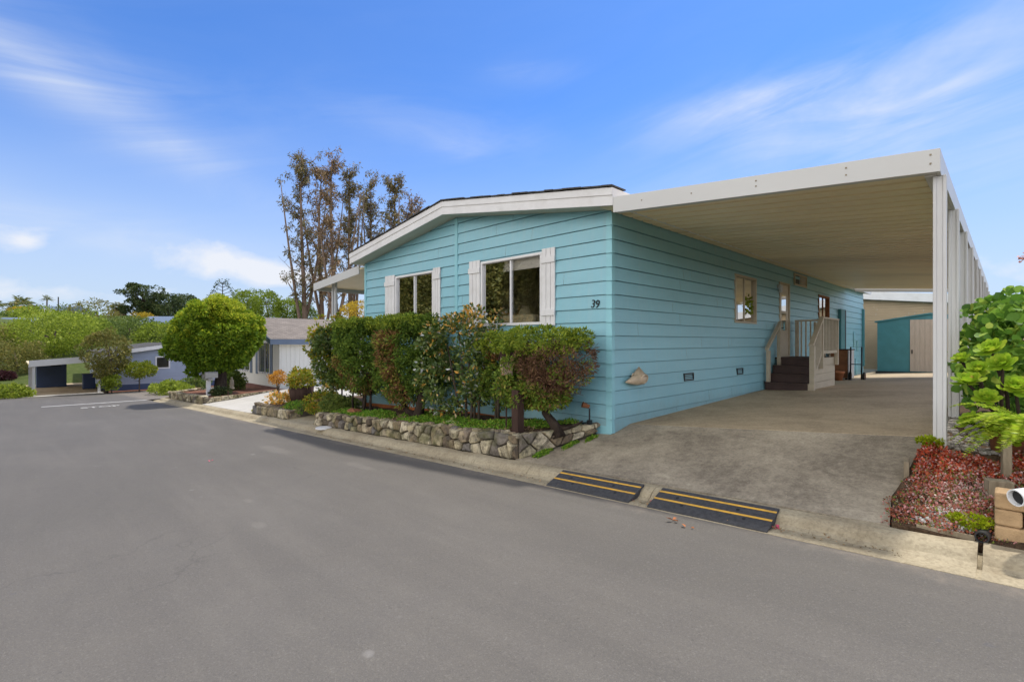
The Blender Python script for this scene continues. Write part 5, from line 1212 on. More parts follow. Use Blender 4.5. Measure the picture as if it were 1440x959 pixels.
# succulent rosettes
AE = empty('succulent', (.0, 6.15, rbed_z(0, 6.15) + .2), 'lime green succulent with fleshy rosettes on branching stems in front of the carport posts', 'succulent')
def rosette(c, R, axis, seed, root):
    r = np.random.default_rng(seed); ax = unit(np.array(axis, float)); t1 = unit(np.cross(ax, [.3, .9, .1])); t2 = np.cross(ax, t1); mb = MB()
    n = 38
    for i in range(n):
        f = (i + 1) / n; a = i * 2.39996; L = R * (.25 + .8 * f ** .8); ev = 1.25 - 1.15 * f + r.uniform(-.1, .1)
        d = (math.cos(a) * t1 + math.sin(a) * t2) * math.cos(ev) + ax * math.sin(ev); s = unit(np.cross(d, ax + .01)); u_ = np.cross(s, d)
        b = np.array(c) + d * R * .04; w_ = R * (.13 + .17 * f)
        vs_ = [b - s * w_ * .3, b + s * w_ * .3, b + d * L * .62 + s * w_ - u_ * R * .02, b + d * L * .9 + s * w_ * .7 + u_ * R * .05, b + d * L + u_ * R * .09, b + d * L * .9 - s * w_ * .7 + u_ * R * .05, b + d * L * .62 - s * w_ - u_ * R * .02]
        mb.add(vs_ + [b + d * L * .6 - u_ * R * .07], [(0, 1, 7), (1, 2, 7), (2, 3, 7), (3, 4, 7), (4, 5, 7), (5, 6, 7), (6, 0, 7)], float(np.clip(.12 + .75 * r.uniform() * (1 - .2 * f) + (.25 if r.uniform() < .06 else 0), .03, 1)))
    mb.build('rosette', M['L_aeonium'], root, smooth=True)
ros = [(1362, 537, 6.1, .155), (1395, 492, 6.15, .15), (1376, 520, 6.35, .12), (1410, 512, 6.05, .13), (1366, 592, 5.95, .125), (1388, 560, 6.0, .12), (1405, 594, 5.9, .12), (1428, 545, 6.1, .15), (1352, 505, 6.5, .10), (1436, 600, 5.85, .13), (1425, 620, 5.8, .10)]
stm = MB(); base = np.array([.0, 6.15, rbed_z(0, 6.15) + .25])
for i, (px, py, Y, R) in enumerate(ros):
    c = on_Y(px, py, Y); rosette(c, R * .86, (random.uniform(-.55, .2), random.uniform(-.8, -.2), .75), i + 5, AE)
    q = (base + c) / 2 + np.array([random.uniform(-.05, .05), 0, -.09]); stm.tube([base, q, c + np.array([0, 0, -.02]), c], [.018, .014, .012, .011], 7)
stm.build('stem', M['bark'], AE, smooth=True)
# fern
FE = empty('fern', (.16, 5.78, rbed_z(.16, 5.78)), 'bright yellow green fern with arching fronds at the right edge of the bed', 'fern')
stf = MB(); Pn, Nn, Ln = [], [], []
r_ = random.Random(9); fb = np.array([.16, 5.78, rbed_z(.16, 5.78) + .34])
for i in range(36):
    w_ = r_.uniform(0, 6.28) if i > 20 else r_.uniform(2.3, 4.7); L = r_.uniform(.34, .56); up = r_.uniform(.25, .7)
    h = np.array([math.cos(w_), math.sin(w_), 0]); pts = [fb + h * L * t + np.array([0, 0, L * (up * t * 1.6 - .8 * t * t)]) for t in np.linspace(0, 1, 15)]
    stf.tube(pts, list(np.linspace(.006, .0015, 15)), 5, False)
    side = np.cross(h, [0, 0, 1.0])
    for t in np.linspace(.08, .99, 34):
        j = t * 14; k = min(13, int(j)); p = pts[k] + (pts[k + 1] - pts[k]) * (j - k)
        for s in (-1, 1): Pn.append(p); Nn.append(unit(side * s + h * .35 + np.array([0, 0, .1 - .15 * r_.random()]))); Ln.append(.115 * math.sin(min(1, t * 1.5 + .12) * math.pi * .5) * (1 - t) ** .55 + .012)
stf.build('frond_stalk', M['L_chart'], FE)
Pn, Nn, Ln = np.array(Pn), np.array(Nn), np.array(Ln)
for b in range(3):
    m_ = rng.integers(0, 3, len(Pn)) == b
leaves('frond', Pn, Nn, Ln, .27, M['L_fern'], FE, out=.93, svar=0, fold=.05)
# broad leaved shrub
c = np.array([.55, 7.6, EYE - .20]); BL = empty('broad_leaf_shrub', (.55, 7.6, rbed_z(.5, 7.6)), 'dense shrub with broad round green leaves pressing against the carport posts', 'shrub')
P_, d_, i_, D2_ = crown_points(c, (.95, .85, .76), 520, 11, .14, 81, .5, .16, 2.6)
def round_leaves(name, P, N, size, mat, parent, tint):
    n = len(P); off = np.array(wloc(parent)); a = unit(N * .55 + rdirs(n) * .6); b = unit(np.cross(a, rdirs(n))); cc = np.cross(a, b)
    cc = np.where(cc[:, 2:3] < 0, -cc, cc); b = np.cross(cc, a); mb = []; K = 8; V = []
    s = size * rng.uniform(.6, 1.25, n)[:, None]
    V.append(P - off)
    for k in range(K):
        w_ = math.pi * (k + .0) / (K - 1) * 1.8 - math.pi * .9; rr = .55 * (1 + .10 * math.cos(5 * w_)); V.append(P - off + s * (a * (.42 + rr * math.cos(w_)) + b * rr * math.sin(w_) + cc * (.10 * math.sin(w_) ** 2 - .06)))
    V = np.stack(V, 1).reshape(-1, 3); F_ = []
    me = bpy.data.meshes.new(name)
    fs = [(i * (K + 1), i * (K + 1) + k, i * (K + 1) + k + 1) for i in range(n) for k in range(1, K)]
    me.from_pydata(V.tolist(), [], fs); at = me.attributes.new('tint', 'FLOAT', 'FACE'); at.data.foreach_set('value', np.repeat(tint, K - 1).astype(np.float32)); me.polygons.foreach_set('use_smooth', [True] * len(fs)); me.update()
    return link_mesh(name, me, mat, parent, off)
round_leaves('foliage', P_, d_, .078, M['L_bigleaf'], BL, rng.uniform(0, 1, len(P_)))
stems(BL, [(.5, 7.6, rbed_z(.5, 7.6) - .05), (.7, 7.5, rbed_z(.5, 7.6) - .05), (.3, 7.7, rbed_z(.5, 7.6) - .05)], [c + (-.4, -.2, .3), c + (.3, -.2, .4), c + (-.1, .2, .5)], [.02, .022, .02], 'bark_mid')
SP = empty('flower_spray', (1.05, 7.6, rbed_z(1, 7.6)), 'pink blossom on a bare stem above the broad leaved shrub at the right edge', 'flower')
fl = on_Y(1439, 362, 7.6); MB().tube([(fl[0] + .25, 7.6, rbed_z(1, 7.6)), (fl[0] + .2, 7.6, 1.6), (fl[0] + .02, 7.6, fl[2])], [.012, .008, .004], 6).build('stem', M['bark_mid'], SP)
leaves('petals', np.repeat(fl[None, :], 26, 0) + rng.normal(0, .018, (26, 3)), rdirs(26), .035, .7, M['L_sedum'], SP, tint=rng.uniform(.6, .76, 26))
# block wall, pipes
BW = empty('block_wall', (.7, 5.02, road_z(.7) + .1), 'low wall of tan garden blocks at the lower right corner', 'wall')
for j in range(3):
    bl = MB(); x = -.075 - .0 + (0 if j % 2 == 0 else -.0); first = True
    while x < 3.2:
        w_ = .30 if not (first and j % 2) else .15; first = False
        bl.box(x + .004, x + w_ - .004, 4.93 + random.uniform(0, .008), 5.13, road_z(0) + .115 + j * .118 + .002, road_z(0) + .115 + (j + 1) * .118 - .002); x += w_
    bl.build('block_course', M['block'], BW, bevel=.016)
e0 = np.array(on_Y(1428, 700, 4.80)); dv = unit(np.array([.62, .72, .10]))
wp = MB(); K = 24; t1 = unit(np.cross(dv, [0, 0, 1.0])); t2 = np.cross(t1, dv); vs_ = []
for (s, rr) in ((0.0, .049), (0.0, .057), (1.6, .057), (1.6, .049)):
    for k in range(K): w_ = 2 * math.pi * k / K; vs_.append(e0 + dv * s + rr * (math.cos(w_) * t1 + math.sin(w_) * t2))
wp.add(vs_, [(a * K + k, a * K + (k + 1) % K, ((a + 1) % 4) * K + (k + 1) % K, ((a + 1) % 4) * K + k) for a in range(4) for k in range(K)])
WP = empty('drain_pipe', e0, 'white plastic pipe resting on the tan block wall, its open end towards the road', 'pipe'); wp.build('tube', M['pvc'], WP, smooth=False)
MB().tube([e0 + dv * .035, e0 + dv * 1.5], .0485, 24).build('inside', M['dark'], WP)
e1 = np.array([-.134, 4.862, road_z(-.134) + .150]); dv2 = unit(np.array([.10, 1, .02])); t1 = unit(np.cross(dv2, [0, 0, 1.0])); t2 = np.cross(t1, dv2); vs_ = []
for (s, rr) in ((0.0, .032), (0.0, .040), (.5, .040), (.5, .032), (.10, .033)):
    for k in range(K): w_ = 2 * math.pi * k / K; vs_.append(e1 + dv2 * s + rr * (math.cos(w_) * t1 + math.sin(w_) * t2))
wp = MB().add(vs_[:4 * K], [(a * K + k, a * K + (k + 1) % K, ((a + 1) % 4) * K + (k + 1) % K, ((a + 1) % 4) * K + k) for a in range(4) for k in range(K)])
tag(wp.build('drain_outlet', M['dark'], None, e1, smooth=False), 'black plastic drain outlet above the slot in the kerb', 'pipe')
eb = MB().box(-.5, -.17, 4.885, 4.905, road_z(-.3) + .10, road_z(-.3) + .15); tag(eb.build('edging_strip', M['wood_grey'], None, (-.33, 4.89, road_z(-.3) + .1)), 'thin wooden strip between the pink sedum and the kerb', 'timber')

# ================================================================= second bed, neighbour's drive and planter
PW = empty('planter_wall', (-14, 5, road_z(-14)), 'low dark stone edging round the small bed with the orange plant', 'wall')
mb = MB(); hp_ = lambda t: .24
stones(mb, (-15.3, 4.93, road_z(-15.3) + .10), (-12.75, 4.93, road_z(-12.75) + .10), hp_, (0, -1, 0), .34, .25, .06, 15)
stones(mb, (-12.75, 4.93, road_z(-12.75) + .10), (-12.75, 6.6, road_z(-12.75) + .2), lambda t: lerp(.24, .16, t), (1, 0, 0), .30, .2, .05, 16)
stones(mb, (-15.3, 7, road_z(-15.3) + .15), (-15.3, 4.93, road_z(-15.3) + .10), hp_, (-1, 0, 0), .30, .2, .05, 17)
for i in range(14): rock(mb, (-15.2 + i * .185, 4.98, road_z(-14) + .33), (.1, .08, .05), 300 + i, .12)
mb.build('stone_face', M['stone'], PW)
bz2 = lambda x, y: road_z(x) + .32 + .05 * smooth(5, 7, y)
tag(MB().grid(lambda x, y: (x, y, bz2(x, y)), list(np.linspace(-15.27, -12.78, 8)), list(np.linspace(4.95, 8.5, 8))).build('small_bed', M['soil']), kind='structure')
def plant(name, px, py, Y, r, mat, label, cat='plant', npuff=60, per=26, pr=.1, leaf=.06, asp=.5, seed=0, power=2.2, zmin=-.5, group=None, base=None, amp=.2, inner=.4, tint=None):
    c = on_Y(px, py, Y); zb = base if base is not None else c[2] - r[2] - .1
    root = empty(name, (c[0], Y, zb), label, cat, group)
    P, d, idx, D = crown_points(c, r, npuff, per, pr, seed, inner, amp, power, zmin)
    leaves('foliage', P, d, leaf, asp, M[mat], root, tint=None if tint is None else tint(P, d, idx))
    mb = MB(); rr = random.Random(seed)
    for i in range(5): mb.tube([(c[0] + rr.uniform(-.1, .1) * r[0], Y + rr.uniform(-.1, .1), zb - .05), c + np.array([rr.uniform(-.5, .5) * r[0], rr.uniform(-.4, .4) * r[1], rr.uniform(-.2, .6) * r[2]])], [.018, .006], 5)
    mb.build('stem', M['bark_mid'], root); return root
plant('flowering_plant', 391, 533, 5.9, (.2, .18, .2), 'L_orange', 'tall orange flower head above the small stone bed', 'plant', 40, 30, .1, .05, seed=1, base=bz2(-14, 6))
plant('flowering_plant', 398, 568, 5.75, (.42, .34, .36), 'L_photinia', 'rust and yellow leafed plant below the orange flower head', 'plant', 70, 26, .12, .075, seed=2, base=bz2(-14, 5.7) - .05, tint=lambda P, d, i: rng.uniform(.55, .88, len(P)))
BPc = on_Y(424, 560, 6.0); BP = empty('barrel_planter', (BPc[0], 6.0, bz2(-13, 6)), 'dark half barrel planter with yellow green leaves beside the orange plant', 'planter')
MB().lathe((BPc[0], 6.0, bz2(-13, 6) - .02), [(.28, 0), (.33, .2), (.34, .42), (.31, .42), (.30, .34)], 18).build('barrel', M['wood_brown'], BP, smooth=True)
P_, d_, i_, D2_ = crown_points((BPc[0], 6.0, bz2(-13, 6) + .62), (.42, .38, .28), 70, 26, .11, 5, .4, .2); leaves('foliage', P_, d_, .08, .5, M['L_yellowgreen'], BP)
plant('bedding_plant', 372, 578, 5.2, (.35, .2, .12), 'L_yellowgreen', 'low yellow flowers spilling over the left end of the dark stone edging', 'plant', 40, 20, .07, .05, seed=6, base=bz2(-14.8, 5.2))
plant('bedding_plant', 420, 575, 5.3, (.55, .28, .16), 'L_cover', 'low green plants behind the dark stone edging below the barrel', 'plant', 60, 24, .08, .05, seed=7, base=bz2(-13.3, 5.3))
plant('bedding_plant', 400, 583, 5.1, (.5, .16, .12), 'L_gold', 'low golden leaves at the front of the small stone bed', 'plant', 40, 20, .06, .05, seed=8, base=bz2(-13.5, 5.1))
plant('bedding_plant', 452, 568, 5.6, (.5, .4, .26), 'L_yellowgreen', 'yellow green bush at the left end of the fieldstone wall', 'plant', 80, 26, .1, .065, seed=9, base=bed_z(-11, 5.6))
plant('bedding_plant', 478, 572, 5.5, (.55, .35, .24), 'L_mid', 'mid green bush left of the hedge stems on the fieldstone bed', 'plant', 80, 26, .1, .07, seed=10, base=bed_z(-10.8, 5.5), tint=lambda P, d, i: rng.uniform(.4, 1, len(P)))
rk_ = MB(); q = on_Y(499, 582, 5.3); rock(rk_, q, (.22, .14, .12), 55, .1); tag(rk_.build('rock', M['rust'], None, q), 'dark reddish rock at the foot of the hedge stems', 'rock')
ur = on_Y(486, 572, 5.75); U = empty('garden_ornament', (ur[0], 5.75, bed_z(ur[0], 5.7)), 'pale stone lump half hidden behind the mid green bush', 'ornament'); m_ = MB(); rock(m_, (ur[0], 5.75, ur[2]), (.14, .12, .14), 66, .7); m_.build('body', M['statue'], U)

# planter island with the round tree
isl = lambda x, y: road_z(x) + .30 + .05 * smooth(5, 8, y)
IW = empty('planter_wall', (-23, 5, road_z(-23)), 'low tan stone edging round the planter under the round tree', 'wall')
mb = MB()
stones(mb, (-26.3, 4.98, road_z(-26.3) + .10), (-20.7, 4.93, road_z(-20.7) + .10), lambda t: .27, (0, -1, 0), .42, .14, .05, 25)
stones(mb, (-27.75, 6.4, road_z(-27.75) + .10), (-26.3, 4.98, road_z(-26.3) + .10), lambda t: .27, (-.7, -.7, 0), .4, .14, .05, 26)
stones(mb, (-20.7, 4.93, road_z(-20.7) + .10), (-22.3, 7.9, road_z(-22) + .30), lambda t: lerp(.22, .05, t), (.8, .55, 0), .35, .14, .04, 27)
for i in range(19): rock(mb, (-26.3 + i * .3, 5.03, road_z(-26.3 + i * .3) + .36), (.16, .12, .05), 400 + i)
for i in range(7): t = i / 6; rock(mb, (lerp(-27.7, -26.3, t), lerp(6.4, 5.03, t), road_z(-27) + .36), (.14, .14, .05), 440 + i)
mb.build('stone_face', M['stone'], IW)
ib = MB(); ib.add([(-27.7, 6.4, isl(-27.7, 6)), (-26.3, 5.0, isl(-26, 5)), (-20.75, 4.97, isl(-20.7, 5)), (-22.4, 7.9, isl(-22.4, 7.9)), (-22.9, 8.62, isl(-22.9, 8.6)), (-27.9, 8.62, isl(-27, 8.6))], [(0, 1, 2, 3, 4, 5)]); tag(ib.build('planter_bed', M['mulch']), kind='structure')
bs = np.array(on_Y(309, 553, 5.9)); bs[2] = isl(bs[0], 5.9)
RTc = bs + np.array([-.86, .1, 2.36]); RTr = empty('round_tree', bs, 'round bright green clipped tree with yellow sunlit new growth on a short thick trunk', 'tree')
RR = (1.47, 1.45, 1.26)
P1, d1, i1, D_r = crown_points(RTc, RR, 360, 125, .235, 91, .96, .14, 2.4, -.92, 12)
P2, d2, i2, D_2r = crown_points(RTc, tuple(q * .86 for q in RR), 300, 60, .30, 92, .35, .10, 2.4, -.9, 8)
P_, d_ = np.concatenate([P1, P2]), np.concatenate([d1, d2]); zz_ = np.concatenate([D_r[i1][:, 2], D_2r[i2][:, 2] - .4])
leaves('crown', P_, d_, .125, .5, M['L_round'], RTr, tint=np.clip(.36 + .2 * zz_ + rng.normal(0, .2, len(P_)), 0, 1))  # tint lightens upward: new growth and sunlight put into the colour
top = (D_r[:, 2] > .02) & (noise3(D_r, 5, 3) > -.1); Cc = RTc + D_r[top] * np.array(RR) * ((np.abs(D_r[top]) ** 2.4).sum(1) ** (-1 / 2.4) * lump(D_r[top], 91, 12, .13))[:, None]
ii = np.repeat(np.arange(len(Cc)), 52); dd_ = unit(rdirs(len(ii)) * .7 + D_r[top][ii] + [0, 0, .4]); leaves('sunlit_new_growth', Cc[ii] + dd_ * rng.uniform(.15, .26, len(ii))[:, None], dd_, .085, .42, M['L_tip'], RTr)  # upper clumps only, yellow for both young leaves and painted sunlight
for k, (dx, dy, dz) in enumerate(((-1.2, 0, .95), (1.2, -.2, 1.05), (-.1, 0, 1.2), (.45, .1, 1.15), (.8, .4, 1.1))):
    cc_ = RTc + np.array([dx, dy, dz]); Q, dq, iq, Dq = crown_points(cc_, (.35, .35, .42), 26, 40, .16, 700 + k, .5); leaves('sprout', Q, dq, .09, .42, M['L_round'], RTr, tint=rng.uniform(.5, 1, len(Q)))
mb = MB(); limb_tubes(mb, bs, RTc + (0, 0, .3), .24, 8, 5, (1.0, 1.0, .7), .3); mb.build('trunk', M['bark'], RTr, smooth=True)
plant('shrub', 328, 537, 7.2, (.42, .4, .5), 'L_mid', 'mid green bush behind the trunk of the round tree', 'shrub', 90, 24, .16, .11, seed=13, base=isl(-21, 7) - .05)
plant('ivy_clump', 311, 552, 5.85, (.32, .3, .18), 'L_dark', 'dark ivy round the foot of the round tree', 'plant', 40, 20, .08, .08, seed=14, base=bs[2])
plant('low_planting', 243, 547, 6.3, (1.9, .8, .3), 'L_bright', 'bright green low plants along the planter edging left of the round tree', 'plant', 130, 30, .16, .12, seed=15, base=isl(-26, 6.3))
plant('shrub', 232, 537, 8.0, (1.0, .6, .35), 'L_olive', 'darker green bush behind the bright low plants', 'shrub', 70, 24, .16, .12, seed=16, base=isl(-27, 8))
plant('shrub', 275, 540, 8.0, (1.0, .6, .38), 'L_mid', 'second darker green bush nearer the round tree', 'shrub', 70, 24, .16, .12, seed=17, base=isl(-25, 8))
MBx = np.array(on_Y(293, 563, 5.5)); MBx[2] = isl(MBx[0], 5.5) - .1; mx = MBx
MBO = empty('mailbox', mx, 'grey mailbox on a white post in front of the round tree', 'mailbox')
MB().box(mx[0] - .07, mx[0] + .07, 5.43, 5.57, mx[2], mx[2] + .98).build('post', M['white'], MBO, bevel=.01)
MB().box(mx[0] - .36, mx[0] + .36, 5.41, 5.59, mx[2] + .72, mx[2] + .80).build('arm', M['grey_box'], MBO, bevel=.01)
for dx in (-.2, .24):
    z = mx[2] + .82; MB().prism([(mx[0] + dx - .1, 5.33, z), (mx[0] + dx + .1, 5.33, z)] + [(mx[0] + dx + .1 * math.cos(a), 5.33, z + .14 + .1 * math.sin(a)) for a in np.linspace(0, math.pi, 9)], (0, .42, 0)).build('box', M['grey_box'], MBO)
MB().lathe((mx[0], 5.5, mx[2] + .981), [(.07, 0), (.05, .06), (.02, .2), (.0, .22)], 10).build('finial', M['white'], MBO)
sx_, sz_ = on_Y(326, 561, 6.9)[0], isl(-21.5, 6.9)
STt = empty('garden_statue', (sx_, 6.9, sz_), 'small pale stone statue at the edge of the neighbour driveway', 'statue')
MB().lathe((sx_, 6.9, sz_), [(.11, 0), (.11, .06), (.08, .07), (.07, .13), (.10, .15), (.10, .17)], 12).build('pedestal', M['statue'], STt)
MB().lathe((sx_, 6.9, sz_ + .171), [(.075, 0), (.09, .07), (.07, .13), (.08, .2), (.035, .24), (.05, .27), (.05, .30), (.02, .345)], 12).build('figure', M['statue'], STt, smooth=True)

# ================================================================= neighbour's cream house
NB = empty('cream_house', (-26.5, 8.6, -.6), 'cream single storey house with brown shingle roof and slate blue trim', 'house')
nx0, nx1, ny0, ny1, nzb, nze = -29.8, -23.4, 8.6, 21, -.95, EYE + .10
nr = (nx0 + nx1) / 2; nslope = .31; nroof = lambda x, o=0: nze + .02 + nslope * (3.2 + .0 - abs(x - nr)) + o
wl = MB(); zf = EYE - 1.50; wn0, wn1 = (-26.1, -24.55), (-29.2, -27.3)
def nface(): 
    wl.add([(nx1, ny0, nzb), (nx1, ny1, nzb), (nx1, ny1, nze), (nx1, ny0, nze)], [(0, 1, 2, 3)])
    for a, b, z0, z1 in ((nx0, wn1[0], nzb, nze), (wn1[0], wn1[1], nzb, zf), (wn1[1], wn0[0], nzb, nze), (wn0[0], wn0[1], nzb, zf), (wn0[1], nx1, nzb, nze)): wl.add([(a, ny0, z0), (b, ny0, z0), (b, ny0, z1), (a, ny0, z1)], [(0, 1, 2, 3)])
    for a, b in (wn1, wn0): wl.add([(a, ny0, EYE), (b, ny0, EYE), (b, ny0, nze), (a, ny0, nze)], [(0, 1, 2, 3)])
    wl.add([(nx0, ny0, nze), (nx1, ny0, nze), (nr, ny0, nroof(nr))], [(0, 1, 2)]); wl.add([(nx0, ny0, nzb), (nx0, ny1, nzb), (nx0, ny1, nze), (nx0, ny0, nze)], [(0, 3, 2, 1)])
nface()
for i in range(62): wl.box(nx1 + .0005, nx1 + .012, ny0 + .1 + i * .2, ny0 + .118 + i * .2, nzb, nze - .01)      # vertical grooves between panels
wl.build('wall', M['cream_wall'], NB)
MB().box(nx0 + .1, nx1 - .1, 10.2, 10.25, nzb, nze).build('partition', M['interior'], NB)
MB().box(nx0 - .02, nx1 + .025, ny0 - .03, ny0 + .001, nzb - .3, nzb + .42).box(nx1 + .0125, nx1 + .025, ny0, ny1, nzb - .3, nzb + .36).build('plinth', M['brick'], NB)
PN = lambda a, o, z: (a, ny0 - o, z)
for (a, b) in (wn0, wn1):
    f = window(NB, PN, a, b, zf, EYE, M['white'], (a + b) / 2, w=.07)
    gr = MB()
    for i in range(1, 7): x = a + (b - a) * i / 7; pbox(gr, PN, x - .012, x + .012, .03, .045, zf, EYE)
    gr.build('security_bars', M['slate_trim'], f)
    s2 = MB(); pbox(s2, PN, b + .03, b + .33, .003, .03, zf - .05, EYE + .05); pbox(s2, PN, a - .33, a - .03, .003, .03, zf - .05, EYE + .05); s2.build('shutter', M['slate_trim'], NB)
ro = MB(); oh = .35; fr = .5
for a, b in ((nx0 - oh, nr), (nr, nx1 + oh)): ro.prism([(a, ny0 - fr, nroof(a)), (b, ny0 - fr, nroof(b)), (b, ny0 - fr, nroof(b) + .12), (a, ny0 - fr, nroof(a) + .12)], (0, ny1 - ny0 + 2 * fr, 0))
rfn = ro.build('roof', M['shingle'], NB)
MB().box(-26.0, -25.6, 13.0, 13.6, nroof(-25.8) + .1, nroof(-25.8) + .3).build('skylight', M['dark'], rfn)
fb_ = MB()
for a, b in ((nx0 - oh, nr), (nr, nx1 + oh)): fb_.prism([(a, ny0 - fr - .03, nroof(a) - .12), (b, ny0 - fr - .03, nroof(b) - .12), (b, ny0 - fr - .03, nroof(b) + .11), (a, ny0 - fr - .03, nroof(a) + .11)], (0, .029, 0))
fb_.box(nx1 + oh + .0005, nx1 + oh + .03, ny0 - fr - .03, ny1 + fr, nroof(nx1 + oh) - .12, nroof(nx1 + oh) + .11); fb_.build('fascia', M['slate_trim'], NB)
so_n = MB().box(nx1 + .03, nx1 + oh, ny0 - fr, ny1, nroof(nx1 + oh) - .10, nroof(nx1 + oh) - .005); so_n.build('soffit', M['white'], NB)

# ================================================================= blue house across the junction
BLU = empty('lavender_house', (-40, 8, road_z(-39.6)), 'lavender blue single storey house facing the junction', 'house')
bz = road_z(-39.6); fx = -39.8; bzw = -2.95 + EYE
rb_ = lambda y: EYE - .80 + .155 * (3.9 - abs(y - 8.3))
wb = MB(); PBl = lambda a, o, z: (fx + o, a, z)
wy = (6.75, 7.55)
siding(wb, PBl, 4.5, 12.1, bzw - .2, 3, bzw, .22, .015, [(wy[0], wy[1], EYE - 1.75, EYE - .95)], (8.3,))([lambda p: p[1] - (rb_(8.3) - .155 * (p[0] - 8.3)), lambda p: p[1] - (rb_(8.3) + .155 * (p[0] - 8.3))])
wb.add([(fx, 4.5, bzw - .3), (-52, 4.5, bzw - .3), (-52, 4.5, EYE - .7), (fx, 4.5, EYE - .7)], [(0, 1, 2, 3)]); wb.build('wall', M['lavender'], BLU)
MB().box(fx - .02, fx + .02, 4.5, 12.1, bzw - .3, bzw + .25).build('plinth', M['navy'], BLU)
rfb = MB(); fb_ = MB()
for a, b in ((4.3, 8.3), (8.3, 12.3)):
    rfb.prism([(fx + .3, a, rb_(a)), (fx + .3, b, rb_(b)), (fx + .3, b, rb_(b) + .16), (fx + .3, a, rb_(a) + .16)], (-13, 0, 0))
    fb_.prism([(fx + .301, a, rb_(a) - .04), (fx + .301, b, rb_(b) - .04), (fx + .301, b, rb_(b) + .19), (fx + .301, a, rb_(a) + .19)], (.03, 0, 0))
rfb.build('roof', M['dark_roof'], BLU); fb_.build('fascia', M['white'], BLU)
window(BLU, PBl, wy[0], wy[1], EYE - 1.75, EYE - .95, M['white'], None, w=.08)
MB().box(fx - 2, fx - 1.9, 5, 12, bzw, EYE - 1).build('partition', M['interior'], BLU)
BC = empty('white_carport', (-41, 2.4, bz), 'white flat roofed carport attached to the lavender house', 'carport')
cfx = -39.4; zt = lambda y: EYE - 1.06 + (y - .8) * .075
MB().prism([(cfx, .75, zt(.75) - .36), (cfx, 4.4, zt(4.4) - .36), (cfx, 4.4, zt(4.4)), (cfx, .75, zt(.75))], (-.05, 0, 0)).build('fascia', M['fascia_metal'], BC)
MB().prism([(cfx - .051, .78, zt(.75) - .3), (cfx - .051, 4.4, zt(4.4) - .3), (cfx - .051, 4.4, zt(4.4) - .24), (cfx - .051, .78, zt(.75) - .24)], (-8.5, 0, 0)).build('roof_deck', M['deck'], BC)
for (x, y) in ((-39.55, .95), (-39.55, 3.85), (-43.5, .95), (-47.5, .95)): MB().box(x - .065, x + .065, y - .065, y + .065, bz - .1, zt(y) - .301).build('post', M['white_metal'], BC)
SHd = empty('blue_shed', (-46.5, 1.9, bz), 'dark blue panelled storage shed standing at the back of the white carport', 'shed')
MB().box(-48, -46.0, 1.25, 2.75, bz, EYE - 1.36).build('wall', M['navy'], SHd); MB().box(-48.1, -45.9, 1.15, 2.85, EYE - 1.359, EYE - 1.31).build('roof', M['dark_roof'], SHd)
MB().box(-45.995, -45.96, 1.95, 2.45, EYE - 1.65, EYE - 1.55).build('vent', M['dark'], SHd)
for (y, lab) in ((3.62, 'dark blue wheeled bin at the back wall of the white carport'),):
    WB_ = empty('wheeled_bin', (-42.5, y, bz), lab, 'bin'); MB().prism([(-42.8, y - .3, bz + .1), (-42.2, y - .3, bz + .1), (-42.12, y - .3, bz + 1.0), (-42.88, y - .3, bz + 1.0)], (0, .6, 0)).build('body', M['bin'], WB_); MB().box(-42.92, -42.08, y - .33, y + .33, bz + 1.001, bz + 1.06).build('lid', M['bin'], WB_, bevel=.02)
    for dy in (-.3, .24): MB().tube([(-42.75, y + dy, bz + .1), (-42.75, y + dy + .06, bz + .1)], .1, 12).build('wheel', M['dark'], WB_)
SC_ = MB().box(-41.5, -41.42, 4.0, 4.49, bz, EYE - 1.2); tag(SC_.build('screen_panel', M['navy'], None, (-41.5, 4.2, bz)), 'dark blue screen panel between the white carport and the lavender house', 'panel')
lw = MB().box(-40.2, -39.9, -.35, .6, bz - .1, bz + .5); tag(lw.build('boundary_wall', M['block'], None, (-40, -1, bz), bevel=.03), 'low brown wall left of the white carport', 'wall')
tag(MB().grid(lambda x, y: (x, y, bz + .05), [-40.5, -38.9], list(np.linspace(4.2, 12, 6))).build('mulch_strip', M['mulch']), kind='structure')
def tree_px(name, px, pyb, d, h, rx, rz, mat, label, ry=None, **k):
    b = at_d(px, pyb, d); return simple_tree(name, b, h, (rx, ry or rx, rz), mat, label, **k)
tree_px('olive_tree', 149, 551, 29.6, 3.75, 1.22, 1.55, 'L_olive', 'upright olive green tree in front of the white carport', npuff=150, per=36, leaf=.13, pr=.3, seed=2, amp=.16, tr=.09, power=2.2)
tree_px('small_tree', 196, 549, 30.5, 1.78, .98, .55, 'L_yellowgreen', 'small flat topped tree on thin stems against the lavender wall', npuff=90, per=34, leaf=.11, pr=.2, seed=3, amp=.14, tr=.04, limbs=8, tint=lambda P, d, i: rng.uniform(0, .6, len(P)))
tree_px('shrub', 157, 551, 29.3, 1.0, .52, .46, 'L_bright', 'rounded yellow green shrub at the foot of the olive tree', cat='shrub', npuff=60, per=30, leaf=.1, pr=.16, seed=4, tr=.03)

